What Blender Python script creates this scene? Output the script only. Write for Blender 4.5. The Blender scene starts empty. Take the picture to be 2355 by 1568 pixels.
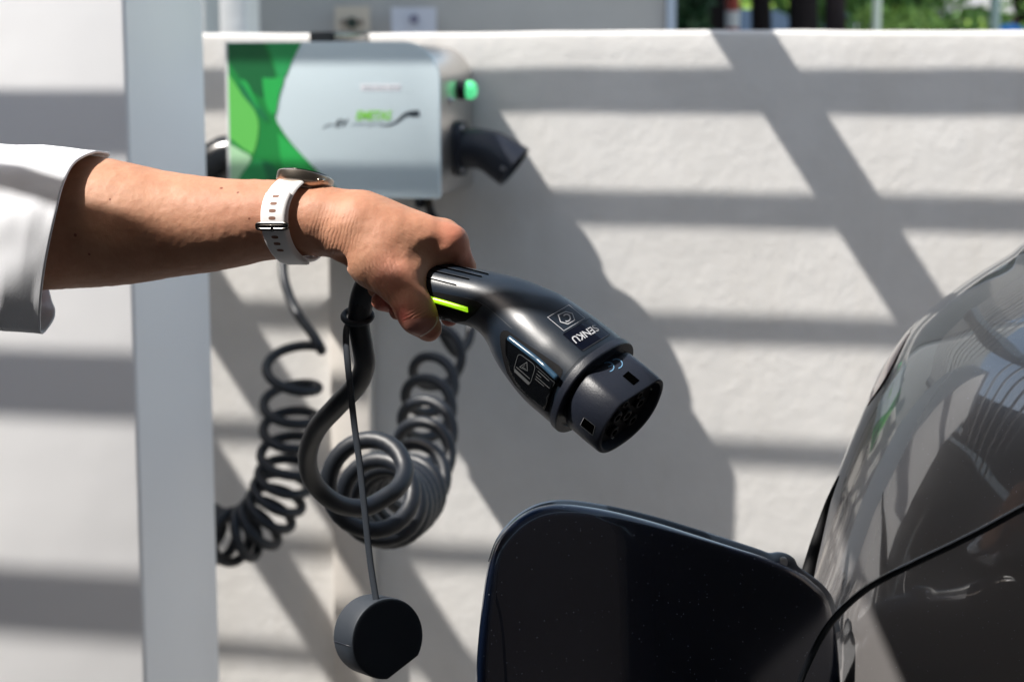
import bpy, bmesh, math, random
import numpy as np
from mathutils import Vector, Matrix, noise
from mathutils.bvhtree import BVHTree
from mathutils.geometry import delaunay_2d_cdt
random.seed(7)
sc = bpy.context.scene
COL = sc.collection
V = Vector
# ------------------------------------------------------------------ camera
FPX, CX, CY = 4125.0, 1177.0, 784.0           # focal length and centre in picture units (2354 x 1568)
PITCH = math.atan(629.0 / FPX)
CAM = V((0, 0, 1.50))
RV = V((1, 0, 0)); FV = V((0, math.cos(PITCH), -math.sin(PITCH))); UV = V((0, math.sin(PITCH), math.cos(PITCH)))
cd = bpy.data.cameras.new('camera'); cam = bpy.data.objects.new('camera', cd); COL.objects.link(cam)
cd.sensor_width = 36; cd.lens = FPX / 2354 * 36; cd.clip_start = .02; cd.clip_end = 400
cam.location = CAM; cam.rotation_euler = (math.pi / 2 - PITCH, 0, 0)
cd.dof.use_dof = True; cd.dof.focus_distance = 1.165; cd.dof.aperture_fstop = 9.0; cd.dof.aperture_blades = 8
sc.camera = cam

# frame of the rendered wall: u runs right along it, n points out of it to the street
TH = math.radians(12)
WU = V((math.cos(TH), -math.sin(TH), 0)); WN = V((-math.sin(TH), -math.cos(TH), 0)); W0 = V((0, 3.12, 0))
SA, SB, SC_ = 1.80, 1.0, 2.70                  # sun direction in the wall frame: left, out, up
SUN = (-SA * WU + SB * WN + SC_ * V((0, 0, 1))).normalized()
# ------------------------------------------------------------------ light
w = bpy.data.worlds.new('World'); sc.world = w; w.use_nodes = True
nt = w.node_tree; bg = nt.nodes['Background']
sky = nt.nodes.new('ShaderNodeTexSky'); sky.sky_type = 'NISHITA'; sky.sun_disc = False
sky.sun_elevation = math.asin(SUN.z); sky.sun_rotation = math.atan2(SUN.x, SUN.y)
sky.air_density = 1.0; sky.dust_density = 1.0; sky.ozone_density = 1.0
tn = nt.nodes.new('ShaderNodeMix'); tn.data_type = 'RGBA'; tn.blend_type = 'MULTIPLY'; tn.inputs[0].default_value = 1
nt.links.new(sky.outputs[0], tn.inputs[6]); tn.inputs[7].default_value = (1, .89, .72, 1)     # the camera's white balance
nt.links.new(tn.outputs[2], bg.inputs[0]); bg.inputs[1].default_value = 0.15
sl = bpy.data.lights.new('sun', 'SUN'); sl.energy = 3.15; sl.angle = math.radians(.5); sl.color = (1, .955, .89)
so = bpy.data.objects.new('sun', sl); COL.objects.link(so); so.location = (-3, -3, 6)
so.rotation_euler = SUN.to_track_quat('Z', 'Y').to_euler()
sc.view_settings.view_transform = 'Standard'; sc.view_settings.look = 'None'
sc.view_settings.exposure = 1.36; sc.view_settings.gamma = 1; sc.view_settings.use_curve_mapping = False
try: sc.render.engine = 'CYCLES'
except Exception: pass

# ------------------------------------------------------------------ helpers
def at(px, py, d):
    px, py, d = float(px), float(py), float(d)
    return CAM + d * (FV + (px - CX) / FPX * RV - (py - CY) / FPX * UV)
def ray(px, py):
    px, py = float(px), float(py)
    return (FV + (px - CX) / FPX * RV - (py - CY) / FPX * UV).normalized()
def wl(u, h, z):
    u, h, z = float(u), float(h), float(z)
    return V((W0.x, W0.y, 0)) + u * WU + h * WN + V((0, 0, z))
def pw(px, py, h=0):                            # picture point -> (u, z) on the plane h in front of the wall
    r = ray(px, py); o = V((W0.x, W0.y, 0)) + h * WN
    t = (o - CAM).dot(WN) / r.dot(WN); p = CAM + t * r
    return (p - V((W0.x, W0.y, 0))).dot(WU), p.z
def camsp(x, y, z):                             # camera-space mm (right, up, depth) -> world
    x, y, z = float(x), float(y), float(z)
    return CAM + (x * RV + y * UV + z * FV) * .001
def Q(px, py, dy):                              # picture point at depth 1210+dy mm -> camera-space mm
    d = 1210 + dy
    return np.array([(px - CX) / FPX * d, -(py - CY) / FPX * d, d])
def QV(px, py, dy): return camsp(*Q(px, py, dy))

def empty(name, loc, rotz=0):
    o = bpy.data.objects.new(name, None); COL.objects.link(o); o.location = loc; o.rotation_euler = (0, 0, rotz)
    o.empty_display_size = .05
    bpy.context.view_layer.update(); return o
def tag(o, label=None, cat=None, group=None, kind=None):
    if label: o['label'] = label
    if cat: o['category'] = cat
    if group: o['group'] = group
    if kind: o['kind'] = kind
    return o
def link(name, me, mat=None, parent=None, smooth=True):
    o = bpy.data.objects.new(name, me); COL.objects.link(o)
    if mat is not None:
        me.materials.clear()
        for m in (mat if isinstance(mat, list) else [mat]): me.materials.append(m)
    if smooth is True: me.polygons.foreach_set('use_smooth', [True] * len(me.polygons))
    elif smooth:
        me.polygons.foreach_set('use_smooth', [True] * len(me.polygons)); me.set_sharp_from_angle(angle=math.radians(smooth))
    if parent is not None:
        o.parent = parent; o.matrix_parent_inverse = MP(parent)
    return o
def MP(p):
    if p.parent is None: m = Matrix.LocRotScale(p.location, p.rotation_euler, p.scale)
    else: m = MP(p.parent).inverted() @ p.matrix_parent_inverse @ Matrix.LocRotScale(p.location, p.rotation_euler, p.scale)
    return m.inverted()
def mk(name, verts, faces, mat=None, parent=None, smooth=True):
    me = bpy.data.meshes.new(name); me.from_pydata([tuple(v) for v in verts], [], faces); me.update()
    return link(name, me, mat, parent, smooth)
def bmobj(name, bm, mat, parent=None, smooth=False):
    bmesh.ops.recalc_face_normals(bm, faces=bm.faces)
    me = bpy.data.meshes.new(name); bm.to_mesh(me); bm.free(); return link(name, me, mat, parent, smooth)
def boxm(name, o, ax, ay, az, mat, parent=None, bevel=0, seg=2):   # box from corner o with three edge vectors
    bm = bmesh.new()
    vs = [bm.verts.new(o + i * ax + j * ay + k * az) for i in (0, 1) for j in (0, 1) for k in (0, 1)]
    for f in ((0,1,3,2),(4,6,7,5),(0,4,5,1),(2,3,7,6),(0,2,6,4),(1,5,7,3)): bm.faces.new([vs[i] for i in f])
    if bevel: bmesh.ops.bevel(bm, geom=bm.edges[:], offset=bevel, segments=seg, affect='EDGES', profile=.5)
    return bmobj(name, bm, mat, parent, 40 if bevel else False)
def cat(P, n, closed=False):                    # Catmull-Rom through numpy points, n per span
    P = np.array(P, float); m = len(P); out = []
    for i in range(m if closed else m - 1):
        if closed: a, b, c, d = P[(i-1) % m], P[i], P[(i+1) % m], P[(i+2) % m]
        else: a, b, c, d = P[max(i-1, 0)], P[i], P[i+1], P[min(i+2, m-1)]
        for k in range(n):
            t = k / n
            out.append(.5 * ((2*b) + (-a+c)*t + (2*a-5*b+4*c-d)*t*t + (-a+3*b-3*c+d)*t**3))
    if not closed: out.append(P[-1])
    return np.array(out)
def tube(pts, r, nseg=14, close=False, caps=True, flat=None, updir=None):
    pts = [V(p) for p in pts]; n = len(pts); vs = []; fs = []
    rs = r if hasattr(r, '__len__') else [r] * n
    T = []
    for i in range(n):
        a = pts[(i-1) % n] if close else pts[max(i-1, 0)]; b = pts[(i+1) % n] if close else pts[min(i+1, n-1)]
        T.append((b - a).normalized())
    N = T[0].orthogonal().normalized() if updir is None else (V(updir) - V(updir).dot(T[0]) * T[0]).normalized()
    for i in range(n):
        if updir is not None: N = (V(updir) - V(updir).dot(T[i]) * T[i]).normalized()
        else: N = (N - N.dot(T[i]) * T[i]).normalized()
        B = T[i].cross(N)
        for k in range(nseg):
            a = 2 * math.pi * k / nseg
            fx, fy = (1, 1) if flat is None else flat
            vs.append(pts[i] + float(rs[i]) * (N * (math.cos(a) * fx) + B * (math.sin(a) * fy)))
    m = n if close else n - 1
    for i in range(m):
        for k in range(nseg):
            j = (i + 1) % n
            fs.append((i*nseg+k, i*nseg+(k+1) % nseg, j*nseg+(k+1) % nseg, j*nseg+k))
    if caps and not close:
        fs.append(tuple(range(nseg))[::-1]); fs.append(tuple((n-1)*nseg+k for k in range(nseg)))
    return vs, fs
def lathe(name, c, axis, prof, mat, parent=None, seg=28, smooth=35):   # prof: list of (radius, distance along axis)
    axis = V(axis).normalized(); N = axis.orthogonal().normalized(); B = axis.cross(N); vs = []; fs = []
    for r, s in prof:
        for k in range(seg):
            a = 2*math.pi*k/seg; vs.append(V(c) + axis*s + max(r, 1e-5)*(math.cos(a)*N + math.sin(a)*B))
    for i in range(len(prof)-1):
        for k in range(seg): fs.append((i*seg+k, i*seg+(k+1) % seg, (i+1)*seg+(k+1) % seg, (i+1)*seg+k))
    fs.append(tuple(range(seg))[::-1]); fs.append(tuple((len(prof)-1)*seg+k for k in range(seg)))
    return mk(name, vs, fs, mat, parent, smooth)
def prism(name, outline, fn, h0, h1, mat, parent=None, bevel=0, seg=2):  # outline of 2D points, fn(x, y, h) -> world
    bm = bmesh.new()
    a = [bm.verts.new(fn(x, y, h0)) for x, y in outline]; b = [bm.verts.new(fn(x, y, h1)) for x, y in outline]
    n = len(a)
    bm.faces.new(a[::-1]); top = bm.faces.new(b)
    for i in range(n): bm.faces.new((a[i], a[(i+1) % n], b[(i+1) % n], b[i]))
    if bevel: bmesh.ops.bevel(bm, geom=list(top.edges), offset=bevel, segments=seg, affect='EDGES', profile=.5)
    return bmobj(name, bm, mat, parent, 35)
def area2(p): return sum(p[i][0]*p[(i+1) % len(p)][1]-p[(i+1) % len(p)][0]*p[i][1] for i in range(len(p)))
def fillpoly(outline, step):                    # triangulated polygon with interior grid points
    xs = [p[0] for p in outline]; ys = [p[1] for p in outline]
    def inside(x, y):
        c = False; n = len(outline)
        for i in range(n):
            x0, y0 = outline[i]; x1, y1 = outline[i-1]
            if (y0 > y) != (y1 > y) and x < (x1-x0)*(y-y0)/(y1-y0)+x0: c = not c
        return c
    pts = [tuple(map(float, p)) for p in outline]; n = len(pts)
    y = min(ys) + step
    while y < max(ys):
        x = min(xs) + step
        while x < max(xs):
            if inside(x, y) and min((x-a)**2+(y-b)**2 for a, b in outline) > (step*.5)**2: pts.append((x, y))
            x += step
        y += step
    r = delaunay_2d_cdt([V(p) for p in pts], [(i, (i+1) % n) for i in range(n)], [], 1, 1e-5)
    return [tuple(v) for v in r[0]], [tuple(f) for f in r[2]]
def dense(outline, step):
    out = []
    for i in range(len(outline)):
        a = outline[i]; b = outline[(i+1) % len(outline)]; L = math.dist(a, b); k = max(1, int(L/step))
        out += [(a[0]+(b[0]-a[0])*j/k, a[1]+(b[1]-a[1])*j/k) for j in range(k)]
    return out
def bvh_of(objs):
    vs = []; fs = []
    for o in objs:
        b = len(vs); vs += [tuple(v.co) for v in o.data.vertices]; fs += [tuple(i+b for i in p.vertices) for p in o.data.polygons]
    return BVHTree.FromPolygons(vs, fs)
def lay(name, pts, faces, bvh, off, mat, parent):   # flat print that lies on a curved surface
    hits = [bvh.ray_cast(CAM, ray(x, y))[:2] for x, y in pts]
    ok = [(p, (h[0]-CAM).dot(FV)) for p, h in zip(pts, hits) if h[0] is not None] or [(pts[0], 1.15)]
    vs = []
    for (x, y), (p, n) in zip(pts, hits):
        if p is None:                           # just outside the outline: nearest surface at the neighbours' depth
            d = min(ok, key=lambda o_: math.dist(o_[0], (x, y)))[1]; p, n = bvh.find_nearest(at(x, y, d))[:2]
        if n.dot(CAM - p) < 0: n = -n
        vs.append(p + n * off)
    me = bpy.data.meshes.new(name); me.from_pydata([tuple(v) for v in vs], [], faces); me.update()
    return link(name, me, mat, parent, True)
def strip2(path, wid, closed=False):            # a line of given width in 2D
    P = [np.array(p, float) for p in path]; n = len(P); vs = []; fs = []
    for i in range(n):
        a = P[(i-1) % n] if (closed or i) else P[i]; b = P[(i+1) % n] if (closed or i < n-1) else P[i]
        t = b - a; t /= max(np.linalg.norm(t), 1e-9); nn = np.array([-t[1], t[0]])
        k = 1.0
        if closed or 0 < i < n-1:
            t1 = P[i]-P[(i-1) % n]; t1 /= max(np.linalg.norm(t1), 1e-9); k = 1/max(.5, abs(np.dot(nn, [-t1[1], t1[0]])))
        vs += [tuple(P[i]+nn*wid/2*k), tuple(P[i]-nn*wid/2*k)]
    for i in range(n if closed else n-1):
        j = (i+1) % n; fs.append((2*i, 2*i+1, 2*j+1, 2*j))
    return vs, fs
_dg = None
def textmesh(s, offset=0, shear=0):             # verts (2D, normalised to width 1 along x) and faces of a line of text
    cu = bpy.data.curves.new('t', 'FONT'); cu.body = s; cu.size = 1; cu.offset = offset; cu.shear = shear
    cu.resolution_u = 3
    o = bpy.data.objects.new('t', cu); COL.objects.link(o)
    dg = bpy.context.evaluated_depsgraph_get(); me = bpy.data.meshes.new_from_object(o.evaluated_get(dg))
    vs = [(v.co.x, v.co.y) for v in me.vertices]; fs = [tuple(p.vertices) for p in me.polygons]
    bpy.data.objects.remove(o); bpy.data.curves.remove(cu); bpy.data.meshes.remove(me)
    x0 = min(v[0] for v in vs); x1 = max(v[0] for v in vs); y0 = min(v[1] for v in vs); y1 = max(v[1] for v in vs)
    return [((x-x0)/(x1-x0), (y-y0)/(y1-y0)) for x, y in vs], fs
def join2(parts):
    vs = []; fs = []
    for v, f in parts:
        b = len(vs); vs += v; fs += [tuple(i+b for i in q) for q in f]
    return vs, fs

# ------------------------------------------------------------------ materials
def mat(name, col, rough=.5, metal=0, spec=.5, coat=0, coatr=.03, emit=None, es=0, sss=0):
    m = bpy.data.materials.new(name); m.use_nodes = True; b = m.node_tree.nodes['Principled BSDF']
    b.inputs['Base Color'].default_value = (*col, 1); b.inputs['Roughness'].default_value = rough
    b.inputs['Metallic'].default_value = metal; b.inputs['Specular IOR Level'].default_value = spec
    b.inputs['Coat Weight'].default_value = coat; b.inputs['Coat Roughness'].default_value = coatr
    if emit: b.inputs['Emission Color'].default_value = (*emit, 1); b.inputs['Emission Strength'].default_value = es
    if sss:
        b.inputs['Subsurface Weight'].default_value = sss
        b.inputs['Subsurface Radius'].default_value = (1, .35, .2); b.inputs['Subsurface Scale'].default_value = .004
    return m
class N:                                        # tiny node helper
    def __init__(s, m): s.t = m.node_tree; s.b = s.t.nodes['Principled BSDF']; s.co = s.t.nodes.new('ShaderNodeTexCoord').outputs['Object']
    def new(s, ty, **k):
        n = s.t.nodes.new(ty)
        for a, v in k.items(): setattr(n, a, v)
        return n
    def l(s, a, b): s.t.links.new(a, b)
    def noise(s, scale, detail=4, rough=.5, vec=None, dist=0):
        n = s.new('ShaderNodeTexNoise'); n.inputs['Scale'].default_value = scale; n.inputs['Detail'].default_value = detail
        n.inputs['Roughness'].default_value = rough; n.inputs['Distortion'].default_value = dist; s.l(vec or s.co, n.inputs['Vector']); return n.outputs['Fac']
    def mapping(s, scale=(1,1,1), rot=(0,0,0), loc=(0,0,0)):
        n = s.new('ShaderNodeMapping'); n.inputs['Scale'].default_value = scale; n.inputs['Rotation'].default_value = rot
        n.inputs['Location'].default_value = loc; s.l(s.co, n.inputs['Vector']); return n.outputs[0]
    def ramp(s, fac, stops):
        n = s.new('ShaderNodeValToRGB'); e = n.color_ramp.elements
        while len(e) < len(stops): e.new(.5)
        for i, (p, c) in enumerate(stops): e[i].position = p; e[i].color = (*c, 1) if len(c) == 3 else c
        s.l(fac, n.inputs[0]); return n.outputs[0]
    def math(s, op, a, b=None, c=None):
        n = s.new('ShaderNodeMath', operation=op)
        for i, x in enumerate((a, b, c)):
            if x is None: continue
            if isinstance(x, (int, float)): n.inputs[i].default_value = x
            else: s.l(x, n.inputs[i])
        return n.outputs[0]
    def mix(s, fac, a, b, mode='MIX'):
        n = s.new('ShaderNodeMix', data_type='RGBA', blend_type=mode)
        for i, x in ((0, fac), (6, a), (7, b)):
            if isinstance(x, (int, float)): n.inputs[i].default_value = x
            elif isinstance(x, tuple): n.inputs[i].default_value = (*x, 1)
            else: s.l(x, n.inputs[i])
        return n.outputs[2]
    def bump(s, h, strength, dist, prev=None):
        n = s.new('ShaderNodeBump'); n.inputs['Strength'].default_value = strength; n.inputs['Distance'].default_value = dist
        s.l(h, n.inputs['Height'])
        if prev: s.l(prev, n.inputs['Normal'])
        return n.outputs[0]
    def col(s, x): s.l(x, s.b.inputs['Base Color'])
    def nrm(s, x): s.l(x, s.b.inputs['Normal'])
    def rough(s, x): s.l(x, s.b.inputs['Roughness'])
def plaster(name, c, scale=1, bump=1.0):
    m = mat(name, c, .9, spec=.2); n = N(m)
    a = n.noise(14*scale, 5, .6, dist=.15); b = n.noise(55*scale, 4, .6); c2 = n.noise(2.2*scale, 4, .6)
    lo = tuple(x*.90 for x in c); hi = tuple(min(1, x*1.03) for x in c)
    k = n.mix(.5, n.ramp(a, [(.3, lo), (.7, hi)]), n.ramp(c2, [(.35, (lo[0], lo[1]*.985, lo[2]*.965)), (.65, hi)])); n.col(k)
    if scale == 1:                              # rain streaks and faint brown dirt
        st_ = n.noise(7, 5, .65, n.mapping((1, 1, .16)), .3); k = n.mix(n.ramp(st_, [(.50, (0, 0, 0)), (.78, (.34, .34, .34))]), k, tuple(x*y for x, y in zip(c, (.80, .76, .70)))); n.col(k)
        pt = n.noise(3.1, 6, .7, None, .8); k = n.mix(n.ramp(pt, [(.52, (0, 0, 0)), (.70, (.30, .30, .30))]), k, tuple(x*.87 for x in c)); n.col(k)
    h = n.bump(a, .35*bump, .006); n.nrm(n.bump(b, .4*bump, .0022, h)); return m
M = {}
M['wall'] = plaster('wall_plaster', (.70, .69, .675))
M['duct'] = plaster('duct_plaster', (.64, .605, .565), 1, .35)
M['facade'] = plaster('facade_plaster', (.45, .43, .41), .6)
M['facade_warm'] = plaster('facade_plaster_pale', (.75, .75, .74), .6)
def whitepaint():
    m = mat('white_powder_coat', (.89, .89, .90), .30, spec=.5); n = N(m)
    n.nrm(n.bump(n.noise(7, 2, .5), .25, .006)); n.rough(n.math('MULTIPLY_ADD', n.noise(20), .2, .3)); return m
M['white'] = whitepaint()
M['asphalt'] = mat('asphalt', (.06, .06, .062), .9); n = N(M['asphalt'])
n.col(n.ramp(n.noise(160, 4, .7), [(.3, (.17, .165, .155)), (.7, (.27, .26, .245))])); n.nrm(n.bump(n.noise(300), .5, .004))
M['paving'] = mat('paving', (.30, .29, .27), .9); n = N(M['paving'])
n.col(n.ramp(n.noise(30, 5, .7), [(.3, (.24, .23, .22)), (.7, (.34, .33, .31))]))
M['slat'] = mat('slat_paint', (.55, .55, .55), .5)
def plastic(name, c, rough, grain=2200, gs=.25, gd=.0002, vary=.12):
    m = mat(name, c, rough, spec=.5); n = N(m)
    g = n.noise(grain, 2, .6); n.nrm(n.bump(g, gs, gd))
    n.rough(n.math('MULTIPLY_ADD', n.noise(60, 4, .65), vary, rough - vary/2))
    return m
M['shell'] = plastic('dark_blue_plastic', (.010, .016, .026), .34)
M['head'] = plastic('grained_black_plastic', (.013, .016, .026), .40, 1500, .5, .0003)
M['blackgloss'] = mat('black_gloss', (.006, .007, .009), .18)
M['blackmat'] = mat('black_matt', (.004, .004, .005), .7, spec=.2)
M['navygloss'] = mat('navy_gloss', (.002, .0035, .010), .12)
M['bluedge'] = mat('blue_black_edge', (.03, .07, .12), .25)
M['print'] = mat('pale_print', (.42, .43, .46), .5)
M['printdim'] = mat('dim_print', (.085, .09, .095), .5)
M['cefill'] = mat('light_blue_print', (.14, .29, .46), .5)
M['limeled'] = mat('lime_light_strip', (.42, .78, .02), .25, emit=(.40, .85, .01), es=.30)
M['limedot'] = mat('lime_spot', (.2, .3, .0), .4)
M['rubber'] = plastic('black_cable_rubber', (.009, .012, .018), .47, 900, .15, .0003)
M['softrubber'] = plastic('soft_black_rubber', (.022, .028, .038), .55, 700, .2, .0003)
M['steel'] = mat('brushed_steel', (.62, .59, .56), .30, 1.0); n = N(M['steel'])
n.nrm(n.bump(n.noise(14, 3, .5, n.mapping((1, 1, 18))), .08, .004)); n.rough(n.math('MULTIPLY_ADD', n.noise(6, 3), .25, .2))
M['plate'] = mat('pale_blue_plate', (.66, .77, .82), .42, .10); n = N(M['plate'])
n.nrm(n.bump(n.noise(5, 3), .10, .01))
M['brass'] = mat('brass', (.62, .45, .22), .3, 1.0)
M['screw'] = mat('zinc_screw', (.5, .5, .52), .3, 1.0)
for k, c in dict(g0=(.004, .13, .035), g1=(.008, .24, .045), g2=(.02, .42, .08), g3=(.13, .55, .10), g4=(.45, .74, .45), g5=(.02, .33, .09), g6=(.008, .18, .06)).items():
    M[k] = mat('green_print_' + k, c, .45)
M['logo'] = mat('lime_logo_print', (.22, .62, .06), .5)
M['logodark'] = mat('dark_logo_print', (.02, .03, .04), .5)
M['logogrey'] = mat('grey_logo_print', (.22, .27, .30), .5)
M['sticker'] = mat('white_sticker', (.74, .75, .80), .5)
M['lampgreen'] = mat('green_lamp_dome', (.10, .62, .25), .2, emit=(.10, .70, .28), es=.35)
# ------------------------------------------------------------------ ground
ZT = pw(1500, 73)[1]                            # top of the wall
mk('ground', [(-60, -40, 0), (60, -40, 0), (60, 120, 0), (-60, 120, 0)], [(0, 1, 2, 3)], M['asphalt'])['kind'] = 'structure'
o = boxm('pavement', wl(-8, .02, -.02), 16*WU, .55*WN, V((0, 0, .14)), M['paving'], bevel=.01); o['kind'] = 'structure'

# ------------------------------------------------------------------ rendered wall
def build_wall():
    us = np.arange(-4.2, 4.21, .025); prof = []
    for z in np.arange(0, ZT-.03, .025): prof.append((0, z))
    for a in range(0, 91, 18): prof.append((-.009*(1-math.cos(math.radians(a))), ZT-.009+.009*math.sin(math.radians(a))))
    prof += [(-.1, ZT+.001), (-.19, ZT), (-.2, ZT-.01), (-.2, 0)]
    vs = []; fs = []; m = len(prof)
    for u in us:
        for h, z in prof:
            q = V((u*5, z*5, 3)); dn = noise.noise(q*1.0)*.0014 + noise.noise(q*2.3+V((9, 0, 0)))*.0006
            dz = noise.noise(V((u*1.7, 5, 0)))*.004 + noise.noise(V((u*9, 5, 0)))*.0012 if z > ZT-.06 else 0
            vs.append(wl(u, h + (dn if h > -.03 else 0), z + dz))
    for i in range(len(us)-1):
        for j in range(m-1): fs.append((i*m+j, (i+1)*m+j, (i+1)*m+j+1, i*m+j+1))
    return mk('boundary_wall', vs, fs, M['wall'], None, 60)
tag(build_wall(), 'low rough plastered white wall behind the charging box', 'wall')

# cable duct on the wall under the charger
ud0 = pw(760, 1000, .035)[0]; ud1 = pw(852, 1000, .035)[0]; zb = pw(800, 450, .1)[1]
o = boxm('wall_duct', wl(ud0, .002, .1), (ud1-ud0)*WU, .033*WN, V((0, 0, zb-.12)), M['duct'], bevel=.004)
tag(o, 'narrow vertical plastered duct on the wall below the charging box', 'duct')

# ------------------------------------------------------------------ white post on the left
HF = .98
up = pw(312, 784, HF)[0]
def ph(px, py, u):                              # picture point -> (h, z) on the plane u = const
    r = ray(px, py); o_ = V((W0.x, W0.y, 0)) + u*WU
    t = (o_ - CAM).dot(WU) / r.dot(WU); p = CAM + t*r
    return (p - V((W0.x, W0.y, 0))).dot(WN), p.z
HB = ph(487, 784, up)[0]
ZP = 2.12                                       # height of the canopy battens
post = boxm('white_post', wl(up-.62, HB, 0), .62*WU, (HF-HB)*WN, V((0, 0, ZP-.06)), M['white'], bevel=.006, seg=3)
tag(post, 'broad white metal post at the left edge with banded shadows', 'post')

# ------------------------------------------------------------------ canopy whose battens stripe everything with shade
K = SB/SC_
canopy = empty('canopy', wl(0, 1.2, ZP)); tag(canopy, 'overhead batten canopy that throws the striped shade', 'canopy')
slats = []
def band(px, py0, py1, h, thin=1.0):
    z = pw(px, (py0+py1)/2, h)[1]; t = abs(pw(px, py0, h)[1]-pw(px, py1, h)[1])
    slats.append((h + (ZP-z)*K, t*K*thin))
for a, b in ((168, 266), (455, 530), (733, 797), (1022, 1078), (1296, 1350), (1560, 1610)): band(1750, a, b, 0)
for a, b in ((-330, -250), (240, 345), (838, 948), (1342, 1452)): band(160, a, b, HF, 1.35)
ps = at(60, 428, 1.225); hs = (ps - V((W0.x, W0.y, 0))).dot(WN)
hA = hs + (ZP - ps.z)*K
slats += [(2.185, .0), (2.31, .016), (2.39, .016), (2.085, .014)]
hh = .10
for hh in np.arange(-.35, 2.4, .08):
    if (hh < .7 or 1.0 < hh < 1.6) and all(abs(hh-s[0]) > .062 for s in slats): slats.append((hh, .018))
slats.sort()
bm_ = None
boxm('batten', wl(-3.6, 1.838, ZP), (6.6*WU+.70*WN), .0165*WN, V((0, 0, .008)), M['slat'], canopy)
for h_, w_ in slats:
    if w_ == 0: continue
    o = boxm('batten', wl(-3.6, h_-w_/2, ZP), 6.6*WU, w_*WN, V((0, 0, .008)), M['slat'], canopy)
zt = ZT
def rafter(px, py, wid, h0=-.5, h1=3.2, zz=ZP+.012):
    u, z = pw(px, py, 0); ur = u - SA/SC_*(zz - z)
    boxm('rafter', wl(ur-wid/2, h0, zz), wid*WU, (h1-h0)*WN, V((0, 0, .05)), M['slat'], canopy)
boxm('added_shade_panel', wl(-3.6, 2.47, ZP+.002), 6.6*WU, 2.6*WN, V((0, 0, .05)), M['slat'], canopy)  # panels added out of view to shade the car and darken its reflections
boxm('added_shade_panel', wl(-3.6, -.5, ZP+.012), 1.8*WU, 2.96*WN, V((0, 0, .05)), M['slat'], canopy)
boxm('added_shade_panel', wl(-.02, 1.55, ZP+.012), 3.0*WU, .915*WN, V((0, 0, .05)), M['slat'], canopy)
rafter(1686, 80, .074, -.5, 2.46)
rafter(556, 830, .085, -.5, .80)  # this and the next: short rafters added to shade only the wall
rafter(560, 1215, .055, -.5, .80)
for u_, h_ in ((2.6, .4), (2.6, 2.8), (-3.3, 2.9), (-3.3, .3)):
    boxm('support', wl(u_, h_, 0), .08*WU, .08*WN, V((0, 0, ZP-.003)), M['slat'], canopy)

# ------------------------------------------------------------------ charging box
HP = .256
bu0 = pw(526, 300, HP)[0]; bu1 = pw(1011, 380, HP)[0]; bz0 = pw(900, 456, HP)[1]; bz1 = pw(700, 97, HP)[1]
rc = .062
ctr = wl((bu0+bu1)/2, .02, (bz0+bz1)/2)
box = empty('charging_box', ctr); tag(box, 'silver wall charging box with green swoosh front and green lamp', 'charging station')
def outl(ins, n=10):
    a0, a1, c0, c1 = bu0+ins, bu1-ins, bz0+ins, bz1-ins; r = rc-ins*.5
    p = [(a0, c0), (a1-.004, c0), (a1, c0+.004)]
    for i in range(n+1):
        t = math.pi/2*i/n; p.append((a1-r+r*math.cos(t), c1-r+r*math.sin(t)))
    return p + [(a0, c1)]
WF = lambda u, z, h: wl(u, h, z)
prism('housing', outl(.004), WF, .012, .248, M['steel'], box, .002)
prism('front_plate', outl(0), WF, .2482, HP, M['plate'], box, .0012)
edge = boxm('edge_trim', wl(bu0-.0035, .19, bz0), .0033*WU, .0655*WN, V((0, 0, bz1-bz0)), mat('white_edge_trim', (.8, .8, .8), .4), box)
# green swoosh print on the front plate
def gp(zx, zy): return (470.8+.3332*zx, 39.2+.3332*zy)
def flatprint(name, poly, m, off, zoomc=True):
    P = [pw(*gp(*p), HP) if zoomc else pw(*p, HP) for p in poly]
    P = [(max(u, bu0+.0015), min(max(z, bz0+.0015), bz1-.0015)) for u, z in P]
    Pd = [P[i] for i in range(len(P)) if math.dist(P[i], P[i-1]) > 1e-4]
    v, f = fillpoly(Pd, .5); return mk(name, [wl(u, HP+off, z) for u, z in v], f, m, box, False)
def cp(pts, n=6): return [tuple(p) for p in cat(pts, n)]
right = cp([(668, 178), (604, 305), (548, 425), (512, 560), (490, 690), (530, 775), (600, 872), (680, 962), (760, 1045), (900, 1180), (960, 1290)])
flatprint('green_print', [(150, 150), (668, 150)] + right + [(150, 1290)], M['g1'], .0004)
flatprint('green_print', [(150, 150), (405, 150)] + cp([(405, 180), (450, 290), (485, 400), (440, 470), (400, 560)]) + cp([(330, 520), (240, 420), (180, 330)]) + [(150, 300)], M['g0'], .0008)
flatprint('green_print', [(430, 165), (668, 165)] + cp([(668, 178), (604, 305), (548, 425), (500, 400), (470, 290)]), M['g5'], .0008)
flatprint('green_print', cp([(398, 420), (470, 425), (545, 425), (515, 540), (488, 670), (440, 640), (410, 540), (398, 420)]), M['g2'], .0012)
flatprint('green_print', cp([(150, 380), (190, 430), (260, 540), (340, 640), (372, 730), (368, 820), (352, 900), (330, 950)]) + cp([(330, 950), (260, 905), (190, 850), (150, 830)]), M['g3'], .0012)
flatprint('green_print', [(150, 880)] + cp([(190, 885), (255, 925), (320, 968), (290, 1040), (235, 1120), (200, 1290)]) + [(150, 1290)], M['g4'], .0012)
flatprint('green_print', cp([(505, 800), (560, 850), (640, 930), (745, 1045), (800, 1290)]) + cp([(640, 1290), (580, 1130), (530, 1000), (505, 800)]), M['g2'], .0012)
flatprint('green_print', cp([(235, 1120), (300, 1020), (360, 985), (410, 1010), (440, 1080), (480, 1290), (235, 1290), (235, 1120)]), M['g5'], .0012)
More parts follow.
